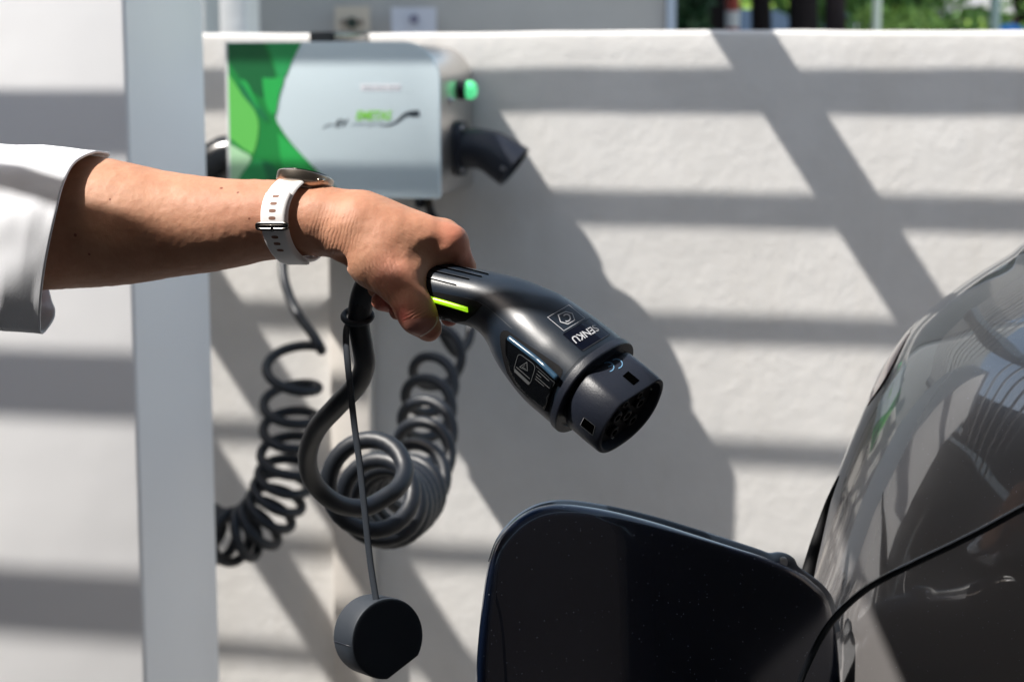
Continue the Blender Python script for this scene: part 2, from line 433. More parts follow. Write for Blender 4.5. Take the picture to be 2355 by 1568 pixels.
flatprint('green_print', cp([(400, 990), (455, 1010), (520, 1090), (560, 1290)]) + cp([(460, 1290), (430, 1120), (400, 990)]), M['g6'], .0016)
flatprint('green_print', cp([(240, 420), (330, 540), (400, 640), (440, 720), (400, 700), (330, 620), (260, 530), (240, 420)]), M['g6'], .0016)
flatprint('green_print', cp([(240, 430), (300, 520), (372, 640), (365, 600), (330, 520), (290, 450), (240, 430)]), M['g2'], .0020)
# white sticker above the logo
def platetext(s, x0, y0, x1, y1, ht, m, off, offset=0, shear=0, name='lettering'):
    v, f = textmesh(s, offset, shear); ex = (x1-x0, y1-y0); L = math.hypot(*ex); eu = (ex[1]/L*ht, -ex[0]/L*ht)
    vs = []
    for a, b in v:
        u, z = pw(x0+a*ex[0]+b*eu[0], y0+a*ex[1]+b*eu[1], HP); vs.append(wl(u, HP+off, z))
    return mk(name, vs, f, m, box, False)
flatprint('sticker', [(829, 194), (921, 194), (921, 209), (829, 209)], M['sticker'], .0005, False)
v, f = join2([strip2([(836+i*14.5, 201.5+.3*(i % 2)), (836+i*14.5+w_, 201.2)], 3.0) for i, w_ in enumerate((12, 9, 11, 8, 12, 10))])
mk('caption_line', [wl(*(lambda q: (q[0], HP+.0009, q[1]))(pw(x, y, HP))) for x, y in v], f, M['logogrey'], box, False)
platetext('EMETAS', 818, 277, 901, 277, 22, M['logo'], .0006, .03, .25)
platetext('EV', 772, 293.5, 803, 291, 17, M['logodark'], .0006, .02, .3)
platetext('charging', 808, 293, 884, 291, 12, M['logogrey'], .0006, 0, .25)
def lz(x, y): return ((920+x*.14437)/1.2744, (300+y*.14437)/1.2744)
def swoosh(pts, wids, m):
    P = cat(pts, 8); W = np.interp(np.linspace(0, len(pts)-1, len(P)), range(len(pts)), wids); vs = []; fs = []
    for i in range(len(P)):
        t = P[min(i+1, len(P)-1)]-P[max(i-1, 0)]; t /= np.linalg.norm(t); nn = np.array([-t[1], t[0]])*W[i]/2
        for s in (1, -1):
            q = lz(*(P[i]+s*nn)); u, z = pw(*q, HP); vs.append(wl(u, HP+.0006, z))
    for i in range(len(P)-1): fs.append((2*i, 2*i+1, 2*i+3, 2*i+2))
    return mk('logo_swoosh', vs, fs, m, box, False)
swoosh([(170, 540), (250, 480), (340, 455), (440, 450)], (10, 40, 30, 20), M['logogrey'])
swoosh([(1380, 470), (1500, 470), (1640, 420), (1740, 350), (1830, 270), (1930, 235), (2020, 235), (2140, 225)], (10, 34, 40, 60, 70, 95, 130, 120), M['logodark'])
# fittings
def wv(p): return p
h1, z1 = ph(1050, 340, bu1-.004)
h1 = .12
side = bu1-.004
zc = pw(1062, 342, h1)[1]
def socket_holder(sgn, u0, hc, zc):
    nm = 'socket_holder'
    X = lambda a, b, c: wl(u0 + sgn*a, hc + b, zc + c)
    # flange
    fl = [(x*.036, y*.046) for x, y in [(math.copysign(abs(math.cos(t))**.6, math.cos(t)), math.copysign(abs(math.sin(t))**.75, math.sin(t))) for t in np.linspace(0, 2*math.pi, 33)[:-1]]]
    f = prism('socket_flange', fl, lambda x, y, h: X(h, x, y), .0005, .012, M['head'], box, .002)
    path = [((.010, 0, 0), .034, 0), ((.035, 0, .001), .034, -.05), ((.058, 0, -.005), .036, -.35), ((.080, 0, -.018), .0375, -.62), ((.098, 0, -.030), .0385, -.65)]
    vs = []; fs = []; ns = 28
    for (a, b, c), r, t in path:
        ax = (math.cos(t), math.sin(t)); up_ = (-ax[1], ax[0])
        for k in range(ns):
            g = 2*math.pi*k/ns; rr = r
            cz = math.sin(g)*rr; cb = math.cos(g)*rr
            vs.append(X(a+up_[0]*cz, b+cb, c+up_[1]*cz))
    for i in range(len(path)-1):
        for k in range(ns): fs.append((i*ns+k, i*ns+(k+1) % ns, (i+1)*ns+(k+1) % ns, (i+1)*ns+k))
    # inner lip
    m_ = len(path)-1
    (a, b, c), r, t = path[-1]; ax = (math.cos(t), math.sin(t)); up_ = (-ax[1], ax[0])
    for rr, back in ((.034, 0), (.033, -.03)):
        for k in range(ns):
            g = 2*math.pi*k/ns; vs.append(X(a+ax[0]*back+up_[0]*math.sin(g)*rr, b+math.cos(g)*rr, c+ax[1]*back+up_[1]*math.sin(g)*rr))
    for i in range(m_, m_+2):
        for k in range(ns): fs.append((i*ns+k, i*ns+(k+1) % ns, (i+1)*ns+(k+1) % ns, (i+1)*ns+k))
    fs.append(tuple(range((m_+2)*ns, (m_+3)*ns)))
    mk('socket_holder', vs, fs, M['blackgloss'] if sgn < 0 else M['head'], box, 40)
    for s1 in (-1, 1):
        for s2 in (1,):
            lathe('screw', X(.012, s2*.022, s1*.034), sgn*WU, [(.0045, 0), (.0045, .002), (.003, .0035)], M['screw'], box, 12)
    lathe('screw', X(.086, .034, -.030), WN, [(.004, 0), (.004, .004)], M['screw'], box, 12)
socket_holder(1, side, h1, zc)
zcl = pw(500, 352, .12)[1]
socket_holder(-1, bu0+.004, .13, zcl)
hL, zL = .10, pw(1078, 208, .10)[1]
lathe('lamp_base', wl(side, hL, zL), WU, [(.016, 0), (.016, .010), (.014, .012)], M['blackgloss'], box)
lathe('signal_lamp', wl(side+.0122, hL, zL), WU, [(.0150, 0), (.0155, .004), (.0150, .009), (.012, .014), (.007, .0165), (.0, .0172)], M['lampgreen'], box)
hB, zB = ph(1034, 232, side)
lathe('button', wl(side, min(hB, .2), zB), WU, [(.006, 0), (.006, .004), (.003, .007)], M['screw'], box, 16)
ua = pw(737, 90, .16)[0]; ub = pw(795, 90, .16)[0]
boxm('top_bracket', wl(ua, .02, bz1-.003), (ub-ua)*WU, .2*WN, V((0, 0, .020)), M['blackgloss'], box, .003)
for x_, m_, r_ in ((985, 'brass', .009), (965, 'head', .011), (700, 'head', .011), (660, 'brass', .009)):
    u, z = pw(x_, 460, .14); lathe('cable_gland', wl(u, .14, bz0+.004), V((0, 0, -1)), [(r_, 0), (r_, .012), (r_*.8, .014), (r_*.8, .024), (r_*.6, .028)], M[m_], box, 16)

# ------------------------------------------------------------------ coiled cables
def coil(center, R, turns, rc_, e1, lead, tail, th0, r, per=26, tilt=0., dirn=1, pitchw=None):
    C = cat(center, 40); n = len(C)
    S = np.concatenate([[0], np.cumsum(np.linalg.norm(np.diff(C, axis=0), axis=1))]); S /= S[-1]
    tot = int(turns*per); pts = []
    e = V(e1); lastT = None
    for i in range(tot+1):
        q = i/tot; s = q if pitchw is None else float(np.interp(q, pitchw[0], pitchw[1]))
        c = V([float(np.interp(s, S, C[:, k])) for k in range(3)])
        c2 = V([float(np.interp(min(1, s+.01), S, C[:, k])) for k in range(3)]); c1 = V([float(np.interp(max(0, s-.01), S, C[:, k])) for k in range(3)])
        T = (c2-c1).normalized(); e = (e-e.dot(T)*T).normalized(); f = T.cross(e)
        a = th0 + dirn*2*math.pi*i/per; RR = float(np.interp(q, [0, 1], R)) if hasattr(R, '__len__') else R
        RR *= 1 + .05*noise.noise(V((i*.05, 3, R[0]*100 if hasattr(R, '__len__') else 1)))
        pts.append(tuple(c + RR*(math.cos(a)*e + math.sin(a)*(f*math.cos(tilt)+T*math.sin(tilt)))))
    L = [tuple(p) for p in lead]; Tl = [tuple(p) for p in tail]
    step = (V(pts[1])-V(pts[0])).length
    def blend(K, A0, A1):                       # tangent-true bridge from the lead into the helix
        d = (V(A0)-V(K)).length; t1 = (V(A1)-V(A0)).normalized()*d*.9
        t0 = (V(K)-V(L[-2] if K == L[-1] else Tl[1])).normalized()*d*.9; out = []
        for k in range(1, 14):
            t = k/14; out.append(tuple(V(K)*(2*t**3-3*t*t+1)+t0*(t**3-2*t*t+t)+V(A0)*(3*t*t-2*t**3)+t1*(t**3-t*t)))
        return out
    A = [tuple(p) for p in cat(L, 8)] + blend(L[-1], pts[0], pts[1]) if L else []
    B = blend(Tl[0], pts[-1], pts[-2])[::-1] + [tuple(p) for p in cat(Tl, 8)] if Tl else []
    return A + pts + B
A_ = at
COILT = .45
near_lead = [A_(905, 634, 1.235), A_(868, 640, 1.235), A_(842, 662, 1.237), A_(829, 700, 1.24), A_(825, 745, 1.245), A_(833, 795, 1.25), A_(838, 840, 1.262), A_(820, 885, 1.28),
             A_(772, 936, 1.31), A_(727, 988, 1.35), A_(707, 1050, 1.39), A_(722, 1110, 1.42), A_(775, 1157, 1.44), A_(840, 1166, 1.46), A_(898, 1135, 1.475)]
cc = [A_(836, 1090, 1.50), A_(860, 1138, 1.60), A_(902, 1162, 1.76), A_(952, 1112, 2.02), A_(978, 1010, 2.28), A_(985, 920, 2.5), A_(1003, 850, 2.66), A_(1016, 800, 2.74)]
tail = [A_(1058, 812, 2.76), A_(1078, 780, 2.78), A_(1082, 735, 2.80), A_(1075, 660, 2.85), A_(1040, 560, 2.9), A_(995, 500, 2.92), wl(pw(985, 470, .14)[0], .14, bz0-.015)]
pts = coil(cc, (.0345, .0330), 12.2, 0, RV, near_lead, tail, -.25, .007, per=26, dirn=-1, pitchw=([0, .12, .5, 1], [0, .12, .36, 1]))
vs, fs = tube(pts, .0076, 14)
c1 = mk('coiled_cable', vs, fs, M['rubber']); tag(c1, 'thick black coiled cable running from the held plug to the box', 'cable')
# thin coil on the wall, left
lead2 = [wl(pw(660, 470, .14)[0], .14, bz0-.015), A_(652, 530, 2.9), A_(650, 600, 2.88), A_(655, 650, 2.86), A_(680, 715, 2.84), A_(716, 765, 2.8), A_(733, 792, 2.785)]
cc2 = [A_(678, 800, 2.80), A_(672, 880, 2.80), A_(665, 980, 2.80), A_(656, 1080, 2.80), A_(636, 1150, 2.80), A_(596, 1208, 2.80), A_(545, 1232, 2.80), A_(490, 1228, 2.82), A_(430, 1190, 2.84)]
tail2 = [A_(400, 1150, 2.85), A_(395, 1000, 2.87), A_(410, 800, 2.88), A_(450, 560, 2.9)]
pts = coil(cc2, (.042, .038), 13.5, 0, RV, lead2, tail2, .05, .0056, per=28, tilt=COILT, dirn=-1, pitchw=([0, .10, .3, .55, 1], [0, .19, .44, .64, 1]))
vs, fs = tube(pts, .0078, 12)
c2 = mk('coiled_cable', vs, fs, M['rubber']); tag(c2, 'thin black coiled cable hanging beside the white post', 'cable')

# ------------------------------------------------------------------ beyond the wall
def fbox(name, x0, x1, y0, y1, d, dep, m, parent=None, bevel=0):
    a = at(x0, y1, d); b = at(x1, y1, d); c = at(x0, y0, d)
    return boxm(name, V((a.x, a.y, a.z)), V((b.x-a.x, 0, 0)), V((0, dep, 0)), V((0, 0, c.z-a.z)), m, parent, bevel)
bld = empty('building', V((-.6, 7, 0))); tag(bld, 'grey rendered building behind the wall carrying two notices', 'building')
xa = at(600, 0, 7).x; xb = at(1524, 0, 7).x
boxm('wall', V((xa, 7, 0)), V((xb-xa, 0, 0)), V((0, 5, 0)), V((0, 0, 5)), M['facade'], bld)
xc = at(470, 0, 6.2).x
boxm('pilaster', V((xb+.003, 6.97, 0)), V((.035, 0, 0)), V((0, 5, 0)), V((0, 0, 5)), mat('pale_blue_pilaster', (.42, .47, .55), .6), bld)
col_ = boxm('white_column', V((at(516, 0, 5.4).x, 5.4, 0)), V((at(574, 0, 5.4).x-at(516, 0, 5.4).x, 0, 0)), V((0, .3, 0)), V((0, 0, 4.6)), M['facade_warm'], None, .004)
tag(col_, 'bright sunlit white column between post and grey building', 'column')
o = boxm('side_building', V((xc-3, 6.4, 0)), V((xa-xc+2.9, 0, 0)), V((0, 4, 0)), V((0, 0, 5)), plaster('facade_light', (.60, .62, .62), .6), None)
tag(o, 'light grey building wing behind the sunlit white column', 'building')
nb = fbox('notice', 770, 850, 16, 72, 6.82, .02, mat('beige_notice', (.55, .47, .38), .6)); tag(nb, 'beige notice with a dark emblem on the grey building', 'notice')
em = lathe('emblem', at(809, 54, 6.80), V((0, -1, 0)), [(.022, 0), (.022, .004)], mat('dark_emblem', (.02, .03, .02), .6), nb, 12)
for dx in (-20, 20): lathe('emblem', at(809+dx, 52, 6.80), V((0, -1, 0)), [(.012, 0), (.012, .004)], mat('brown_emblem', (.2, .15, .12), .6), nb, 12)
nw = fbox('notice', 900, 1003, 18, 78, 6.82, .02, mat('white_notice', (.56, .56, .62), .6)); tag(nw, 'pale lilac notice right of the beige one on the building', 'notice')
lathe('emblem', at(952, 45, 6.80), V((0, -1, 0)), [(.018, 0), (.018, .004)], mat('grey_emblem', (.18, .17, .24), .6), nw, 12)

def leafmat(name, a, b):
    m = mat(name, a, .6, spec=.3); n = N(m)
    oi = n.new('ShaderNodeObjectInfo'); g = n.noise(3.2, 3); n.col(n.ramp(g, [(.35, a), (.65, b)]))
    m.node_tree.nodes['Principled BSDF'].inputs['Transmission Weight'].default_value = 0
    return m
LM = [leafmat('dark_leaves', (.012, .035, .012), (.03, .075, .02)), leafmat('leaves', (.07, .17, .03), (.18, .34, .07)), leafmat('sunny_leaves', (.18, .32, .04), (.34, .48, .11))]
BARK = plaster('bark', (.018, .013, .013), 4); BARK2 = plaster('bark_brown', (.05, .035, .035), 4)
def crown(cs, n, size, m, name, parent=None):
    vs = []; fs = []
    rnd = random.Random(len(name)*13+n)
    for i in range(n):
        c, r = rnd.choice(cs)
        while True:
            p = V((rnd.uniform(-1, 1), rnd.uniform(-1, 1), rnd.uniform(-1, 1)))
            if p.length < 1: break
        p = V(c)+V((p.x*r[0], p.y*r[1], p.z*r[2]))
        a = V((rnd.gauss(0, 1), rnd.gauss(0, 1), rnd.gauss(0, 1))).normalized()*size*rnd.uniform(.6, 1.3); b = a.orthogonal().normalized()*size*.45
        k = len(vs); vs += [p-a, p+b, p+a, p-b]; fs.append((k, k+1, k+2, k+3))
    return mk(name, vs, fs, m, parent, False)
def tree(x, y, h, r, m, label, bark=None, trunk_r=.1, n=2600, size=.07, lean=0):
    t = empty('tree', V((x, y, 0))); tag(t, label, 'tree')
    path = [V((x, y, 0)), V((x+lean*.3, y, h*.3)), V((x+lean*.8, y+.1, h*.62)), V((x+lean, y, h*.9))]
    v, f = tube(cat(path, 4), np.linspace(trunk_r, trunk_r*.4, 13), 10); mk('trunk', v, f, bark or BARK, t)
    rnd = random.Random(int(x*100)); cs = []
    for i in range(9):
        cs.append(((x+lean*.7+rnd.uniform(-r, r)*.8, y+rnd.uniform(-r, r)*.7, h*.62+rnd.uniform(-.55, 1)*r*.8), (r*.45, r*.45, r*.35)))
        c = cs[-1][0]; v, f = tube([path[2], (path[2]+V(c))/2+V((0, 0, .1)), V(c)], [trunk_r*.4, trunk_r*.25, trunk_r*.1], 6); mk('limb', v, f, bark or BARK, t)
    crown(cs, n, size, m, 'crown', t); return t
def X_(px, d): return at(px, 40, d).x
# hedge and dark greenery right behind the building corner
hg = crown([((X_(1590, 8.5)+dx, 8.5, z), (.10, .25, .3)) for dx in (-.10, -.02) for z in np.arange(.3, 3.6, .4)], 9000, .05, LM[0], 'shrub')
tag(hg, 'dark evergreen shrub right behind the building corner', 'shrub')
o = boxm('dark_gate_post', V((X_(1615, 9.2), 9.2, 0)), V((.10, 0, 0)), V((0, .1, 0)), V((0, 0, 3)), BARK, None); tag(o, 'thin black post beside the dark shrub', 'post')
# white wall block and red white banded pole
wb_ = boxm('white_wall', V((X_(1640, 10), 10, 0)), V((.12, 0, 0)), V((0, .5, 0)), V((0, 0, 3)), plaster('white_block', (.55, .53, .55), 1), None); tag(wb_, 'slim pale wall end left of the red and white pole', 'wall')
pole = empty('striped_pole', V((X_(1675, 9.4), 9.4, 0))); tag(pole, 'red and white banded pole between wall end and dark trunks', 'pole')
RED = mat('red_paint', (.38, .05, .03), .5); WHT = mat('white_paint', (.75, .72, .70), .5)
zt0 = 0
for i, z0 in enumerate(np.arange(.0, 3.2, .085)):
    c = V((X_(1676, 9.4), 9.4, z0)); lathe('band', c, V((0, 0, 1)), [(.036, 0), (.036, .0845)], RED if i % 2 else WHT, pole, 12)
# parked van, blue grey, seen between the trunks
van = empty('parked_van', V((X_(1790, 14), 14, 0))); tag(van, 'blue grey van parked behind the dark tree trunks', 'van')
VB = mat('van_paint', (.10, .15, .25), .3, coat=.5); VG = mat('van_glass', (.02, .03, .05), .1)
def side_(pts, y0, y1, m, nm, bev=.04):
    return prism(nm, pts, lambda x, z, h: V((x, h, z)), y0, y1, m, van, bev)
x0 = X_(1700, 14); x1 = X_(2010, 14)
side_([(x0-.2, .35), (x1, .35), (x1+.9, .4), (x1+.95, .95), (x1+.5, 1.15), (x1+.1, 1.9), (x0-.2, 1.95), (x0-.3, 1.1)], 14, 15.8, VB, 'body')
side_([(x0+.1, 1.2), (x0+.8, 1.2), (x0+.8, 1.7), (x0+.1, 1.7)], 13.985, 14.02, VG, 'window', .002)
side_([(x0+.9, 1.2), (x1+.3, 1.2), (x1+.05, 1.7), (x0+.9, 1.7)], 13.985, 14.02, VG, 'window', .002)
for wx in (x0+.4, x1+.45):
    wh = lathe('wheel', V((wx, 13.95, .34)), V((0, 1, 0)), [(.2, -.01), (.34, 0), (.34, .2), (.2, .21)], M['rubber'], van, 24)
    lathe('rim', V((wx, 13.93, .34)), V((0, 1, 0)), [(.05, 0), (.19, .01), (.2, .015)], M['screw'], wh, 20)
for px, d, r, lab in ((1737, 9.6, .058, 'slender black tree trunk closest to the striped pole'), (1832, 9.0, .078, 'thick black tree trunk, middle of the three trunks'), (1905, 9.8, .062, 'brownish tree trunk, rightmost of the three trunks')):
    x = X_(px, d); t = empty('tree', V((x, d, 0))); tag(t, lab, 'tree', 'dark trunks behind the wall')
    v, f = tube(cat([V((x, d, 0)), V((x+.02, d, 1.4)), V((x-.02, d, 2.8)), V((x+.1, d, 4.4))], 4), np.linspace(r*1.15, r*.7, 13), 10); mk('trunk', v, f, BARK if r != .062 else BARK2, t)
    crown([((x+a, d+b, 5.4+c), (.5, .5, .4)) for a, b, c in ((0, 0, 0), (.5, .2, .3), (-.5, -.2, .2), (.1, .3, .7))], 2200, .07, LM[0], 'crown', t)
tree(X_(2095, 11), 11, 3.3, 1.0, LM[1], 'round leafy tree in the middle distance beyond the wall', n=5200, trunk_r=.05, size=.055)
tree(X_(2330, 13), 13, 3.0, 1.05, LM[1], 'leafy tree at the right edge behind the blue sign', n=5200, trunk_r=.05, size=.055)
tree(X_(1950, 15), 15, 3.0, .9, LM[2], 'yellow green sunlit tree between trunks and pale pole', n=3500, trunk_r=.06, lean=.1)
for px, d, lab in ((2170, 12.0, 'light green bush left of the lamp post'), (2235, 12.6, 'low yellow green bush behind the lamp post'), (2050, 9.5, 'bright green bush right of the cream pole')):
    x = X_(px, d); s = crown([((x+a, d, z), (.13, .2, .25)) for a in (-.12, .0, .12) for z in (.3, .7, 1.1, 1.4, 1.6)], 2200, .045, LM[2], 'bush'); tag(s, lab, 'bush')
o = lathe('cream_pole', V((X_(2002, 9), 9, 0)), V((0, 0, 1)), [(.022, 0), (.022, 3.5), (.01, 3.52)], mat('cream_paint', (.75, .78, .62), .5), None, 12); tag(o, 'thin cream pole in front of the yellow green tree', 'pole')
o = lathe('lamp_post', V((X_(2270, 9.5), 9.5, 0)), V((0, 0, 1)), [(.045, 0), (.028, .4), (.026, 4)], mat('grey_green_paint', (.33, .42, .38), .5), None, 12); tag(o, 'grey green lamp post left of the blue sign', 'lamp post')
bs = lathe('blue_sign', V((X_(2305, 9.5), 9.5, at(2305, 110, 9.5).z)), V((0, -1, 0)), [(.12, 0), (.12, .01)], mat('blue_sign_paint', (.01, .20, .62), .4), None, 24); tag(bs, 'round blue sign whose top peeks above the wall', 'sign')
lathe('pole', V((X_(2305, 9.5), 9.53, 0)), V((0, 0, 1)), [(.025, 0), (.025, bs.data.vertices[0].co.z)], M['screw'], bs, 12)
wp_ = boxm('highlight_pillar', V((X_(1961, 12), 12, 0)), V((.085, 0, 0)), V((0, .1, 0)), V((0, 0, 3)), mat('bright_white', (.85, .88, .9), .5), None, .004); tag(wp_, 'white pillar added for a bright highlight left of the cream pole', 'pillar')  # added in place of a bright out-of-focus highlight
hs_ = empty('house', V((X_(2200, 24), 24, 0))); tag(hs_, 'pale grey gabled house far behind the trees', 'house')
xg = X_(2195, 24)
prism('wall', [(xg-1.5, 0), (xg+1.5, 0), (xg+1.5, 2.4), (xg, 3.6), (xg-1.5, 2.4)], lambda x, z, h: V((x, h, z)), 24, 28, plaster('house_render', (.62, .60, .62), 1), hs_)
for sx in (-.8, .5):
    wn_ = boxm('window', V((xg+sx, 23.96, 1.2)), V((.45, 0, 0)), V((0, .04, 0)), V((0, 0, .7)), VG, hs_)
for s1 in (-1, 1):
    boxm('roof', V((xg, 23.8, 3.7)), V((s1*1.75, 0, -1.36)), V((0, 4.4, 0)), V((0, 0, .12)), mat('brown_roof', (.15, .08, .06), .8), hs_)
fw = crown([((a, 34+random.uniform(-3, 3), random.uniform(.5, 5)), (2.2, 2, 1.6)) for a in np.arange(-6, 22, 1.0)], 9000, .32, LM[1], 'distant_woods'); fw['kind'] = 'stuff'
DR = plaster('dark_render', (.06, .055, .055), 2)  # for walls added out of view to darken reflections in car and flap
lw = boxm('added_dark_wall', V((-3.5, -2.9, 0)), V((.25, 0, 0)), V((0, 9.0, 0)), V((0, 0, 3.7)), DR, None)
tag(lw, 'added dark wall to the left, seen only mirrored in the car', 'wall')
lw = boxm('added_dark_wall', V((5.0, -2.9, 0)), V((.25, 0, 0)), V((0, 3.7, 0)), V((0, 0, 2.9)), DR, None)
tag(lw, 'added dark wall to the right, seen only mirrored in the open flap', 'wall')
# building added behind the camera so the car mirrors something dark
rb = boxm('added_rear_building', V((-9, -3.0, 0)), V((20, 0, 0)), V((0, -3, 0)), V((0, 0, 2.9)), plaster('brown_brick', (.05, .042, .04), 2), None)
tag(rb, 'added dark building behind the camera, seen only mirrored in the car', 'building')
# ------------------------------------------------------------------ charging plug (camera-space mm: right, up, depth)
AX = np.array([.70, -.586, -.407]); AX /= np.linalg.norm(AX)
NX = np.array([.191, .7035, -.684]); NX -= NX.dot(AX)*AX; NX /= np.linalg.norm(NX)
BX = np.cross(AX, NX)
st = [((850, 636), 26, 8), ((880, 641), 20, 12.5), ((930, 650), 10, 15.5), ((1000, 666), 0, 18.3), ((1060, 679), -10, 18.6), ((1120, 692), -20, 19.6), ((1170, 717), -29, 23.4),
      ((1222, 763), -38, 30.0), ((1282, 820), -48, 33.6), ((1330, 860), -56, 34.2), ((1358, 884), -61, 34.0)]
SP = np.array([Q(*p, dy) for p, dy, w_ in st]); SW = np.array([w_ for *_, w_ in st], float)
Cn = cat(np.hstack([SP, SW[:, None]]), 9); CP = Cn[:, :3]; CW = Cn[:, 3]
plug = empty('charging_plug', camsp(*SP[5])); tag(plug, 'dark blue charging plug with lime light strip held in the hand', 'charging plug')
def sect(k, w1, w2, e=2.35):                    # superellipse section, flat-topped
    a = 2*math.pi*k; c, s = math.cos(a), math.sin(a)
    return math.copysign(abs(c)**(2/e), c)*w1, math.copysign(abs(s)**(2/e), s)*w2
NS = 56
vs = []; fs = []
for i in range(len(CP)):
    t = CP[min(i+1, len(CP)-1)]-CP[max(i-1, 0)]; t /= np.linalg.norm(t)
    nn = np.cross(BX, t); nn /= np.linalg.norm(nn)
    if nn.dot(NX) < 0: nn = -nn
    for k in range(NS):
        b, n_ = sect(k/NS, CW[i], CW[i]*.97); vs.append(camsp(*(CP[i]+BX*b+nn*n_)))
for i in range(len(CP)-1):
    for k in range(NS): fs.append((i*NS+k, i*NS+(k+1) % NS, (i+1)*NS+(k+1) % NS, (i+1)*NS+k))
fs.append(tuple(range(NS))[::-1]); fs.append(tuple((len(CP)-1)*NS+k for k in range(NS)))
shell = mk('shell', vs, fs, M['shell'], plug, 50)
def ringset(name, base, prof, m, e=2.35, smooth=30, ns=56, seclast=True):   # prof: (half width, distance along AX mm)
    vs = []; fs = []
    for w_, s in prof:
        for k in range(ns):
            b, n_ = sect(k/ns, w_, w_*.94, e)
            n_ = min(n_, w_*.80)               # flat side of the head
            vs.append(camsp(*(base+AX*s+BX*b+NX*n_)))
    for i in range(len(prof)-1):
        for k in range(ns): fs.append((i*ns+k, i*ns+(k+1) % ns, (i+1)*ns+(k+1) % ns, (i+1)*ns+k))
    if seclast: fs.append(tuple((len(prof)-1)*ns+k for k in range(ns)))
    return mk(name, vs, fs, m, plug, smooth)
def collar(name, base, prof, m):
    vs = []; fs = []; ns = 56
    for w_, s in prof:
        for k in range(ns):
            b, n_ = sect(k/ns, w_, w_*.97); vs.append(camsp(*(base+AX*s+BX*b+NX*n_)))
    for i in range(len(prof)-1):
        for k in range(ns): fs.append((i*ns+k, i*ns+(k+1) % ns, (i+1)*ns+(k+1) % ns, (i+1)*ns+k))
    fs.append(tuple((len(prof)-1)*ns+k for k in range(ns)))
    return mk(name, vs, fs, m, plug, 30)
E0 = SP[-1]
collar('collar', E0, [(33.5, -1.6), (34.9, -1.4), (35.1, 0), (35.1, 3.2), (34.6, 4.0), (32.5, 4.1), (30, 4.0), (29.5, 3)], M['head'])
H0 = Q(1392, 911, -66)
hd = Q(1452, 958, -79)
H0 = hd - AX*31
head = ringset('head', H0, [(26.5, -8), (26.8, -1), (28.6, 1.2), (29.6, 3), (29.9, 16), (29.6, 29.4), (29.0, 30.6), (27.6, 31), (26.4, 30.4), (26.0, 28), (25.6, 19), (25.6, 18)], M['head'])
# contact insert inside the head
ins_c = H0+AX*20
PIN = mat('insert_black', (.002, .002, .0025), .5, spec=.25)
SHADE_BLACK = mat('painted_shade_black', (.0005, .0005, .0005), 1, spec=0)  # glossless black that paints in the shade of slots and grooves
ringset('contact_insert', H0, [(24.0, 17), (24.0, 24.5), (23.4, 25)], PIN)
for bx, nx, r in ((0, -2, 4.6), (-11, 3, 4.6), (11, 3, 4.6), (-9, -12, 4.4), (9, -12, 4.4), (-7, 13, 3.2), (7, 13, 3.2)):
    c = H0+AX*24.5+BX*bx+NX*nx
    c_ = camsp(*c); ax_ = (RV*AX[0]+UV*AX[1]+FV*AX[2])
    lathe('contact_sleeve', c_, ax_, [(r*.001, 0), (r*.001, .0030), (r*.00085, .0036), (r*.00055, .0036), (r*.00050, .0006)], PIN, plug, 20)
WHM = mat('white_clip', (.6, .6, .58), .5)
axw = (RV*AX[0]+UV*AX[1]+FV*AX[2]); bw = (RV*BX[0]+UV*BX[1]+FV*BX[2]); nw_ = (RV*NX[0]+UV*NX[1]+FV*NX[2])
hb = bvh_of([shell, head])
def rect(x, y, ex, ey): return [(x-ex[0]-ey[0], y-ex[1]-ey[1]), (x+ex[0]-ey[0], y+ex[1]-ey[1]), (x+ex[0]+ey[0], y+ex[1]+ey[1]), (x-ex[0]+ey[0], y-ex[1]+ey[1])]
def Z3(x, y): return (941.6+.32525*x, 565+.32525*y)
def decal(name, poly, m, off=.00018, step=5.0, b=None, conv=Z3, parent=None):
    P = dense([conv(*p) for p in poly], step); v, f = fillpoly(P, step); return lay(name, v, f, b or hb, off, m, parent or plug)
def line(name, path, wid, m, off=.0003, closed=False, b=None, conv=Z3, sub=6, parent=None):
    P = [conv(*p) for p in path]; D = []
    n = len(P)
    for i in range(n if closed else n-1):
        a, c = P[i], P[(i+1) % n]; k = max(1, int(math.dist(a, c)/sub)); D += [(a[0]+(c[0]-a[0])*j/k, a[1]+(c[1]-a[1])*j/k) for j in range(k)]
    if not closed: D.append(P[-1])
    v, f = strip2(D, wid, closed); return lay(name, v, f, b or hb, off, m, parent or plug)
def printtext(s, p0, p1, up, m, off=.0003, offset=0, b=None, conv=Z3, name='lettering'):
    v, f = textmesh(s, offset); p0 = conv(*p0); p1 = conv(*p1); k = .32525 if conv is Z3 else 1
    P = [(p0[0]+a*(p1[0]-p0[0])+c*up[0]*k, p0[1]+a*(p1[1]-p0[1])+c*up[1]*k) for a, c in v]
    return lay(name, P, f, b or hb, off, m, plug)
# flat black patches painting the shade inside the head's slots
decal('latch_slot_shade', [(1505, 922), (1545, 887), (1626, 953), (1583, 988)], SHADE_BLACK, .0002)
decal('latch_slot_shade', [(1236, 1212), (1313, 1272), (1296, 1338), (1208, 1265)], SHADE_BLACK, .0002)
line('slot_rim', [(1236, 1212), (1313, 1272), (1296, 1338), (1208, 1265)], .8, M['printdim'], .0004, True)
line('slot_rim', [(1236, 1212), (1208, 1265)], .7, M['print'], .0005)
def cw(z0, z1, w_=0): pass
hb2 = bvh_of([bpy.data.objects['contact_insert']])
for q in ([(1704, 1008), (1712, 1000), (1722, 1008), (1712, 1022)], [(1416, 1360), (1430, 1346), (1447, 1358), (1432, 1372)]):
    decal('contact_clip', q, WHM, .0006, b=bvh_of([head]))
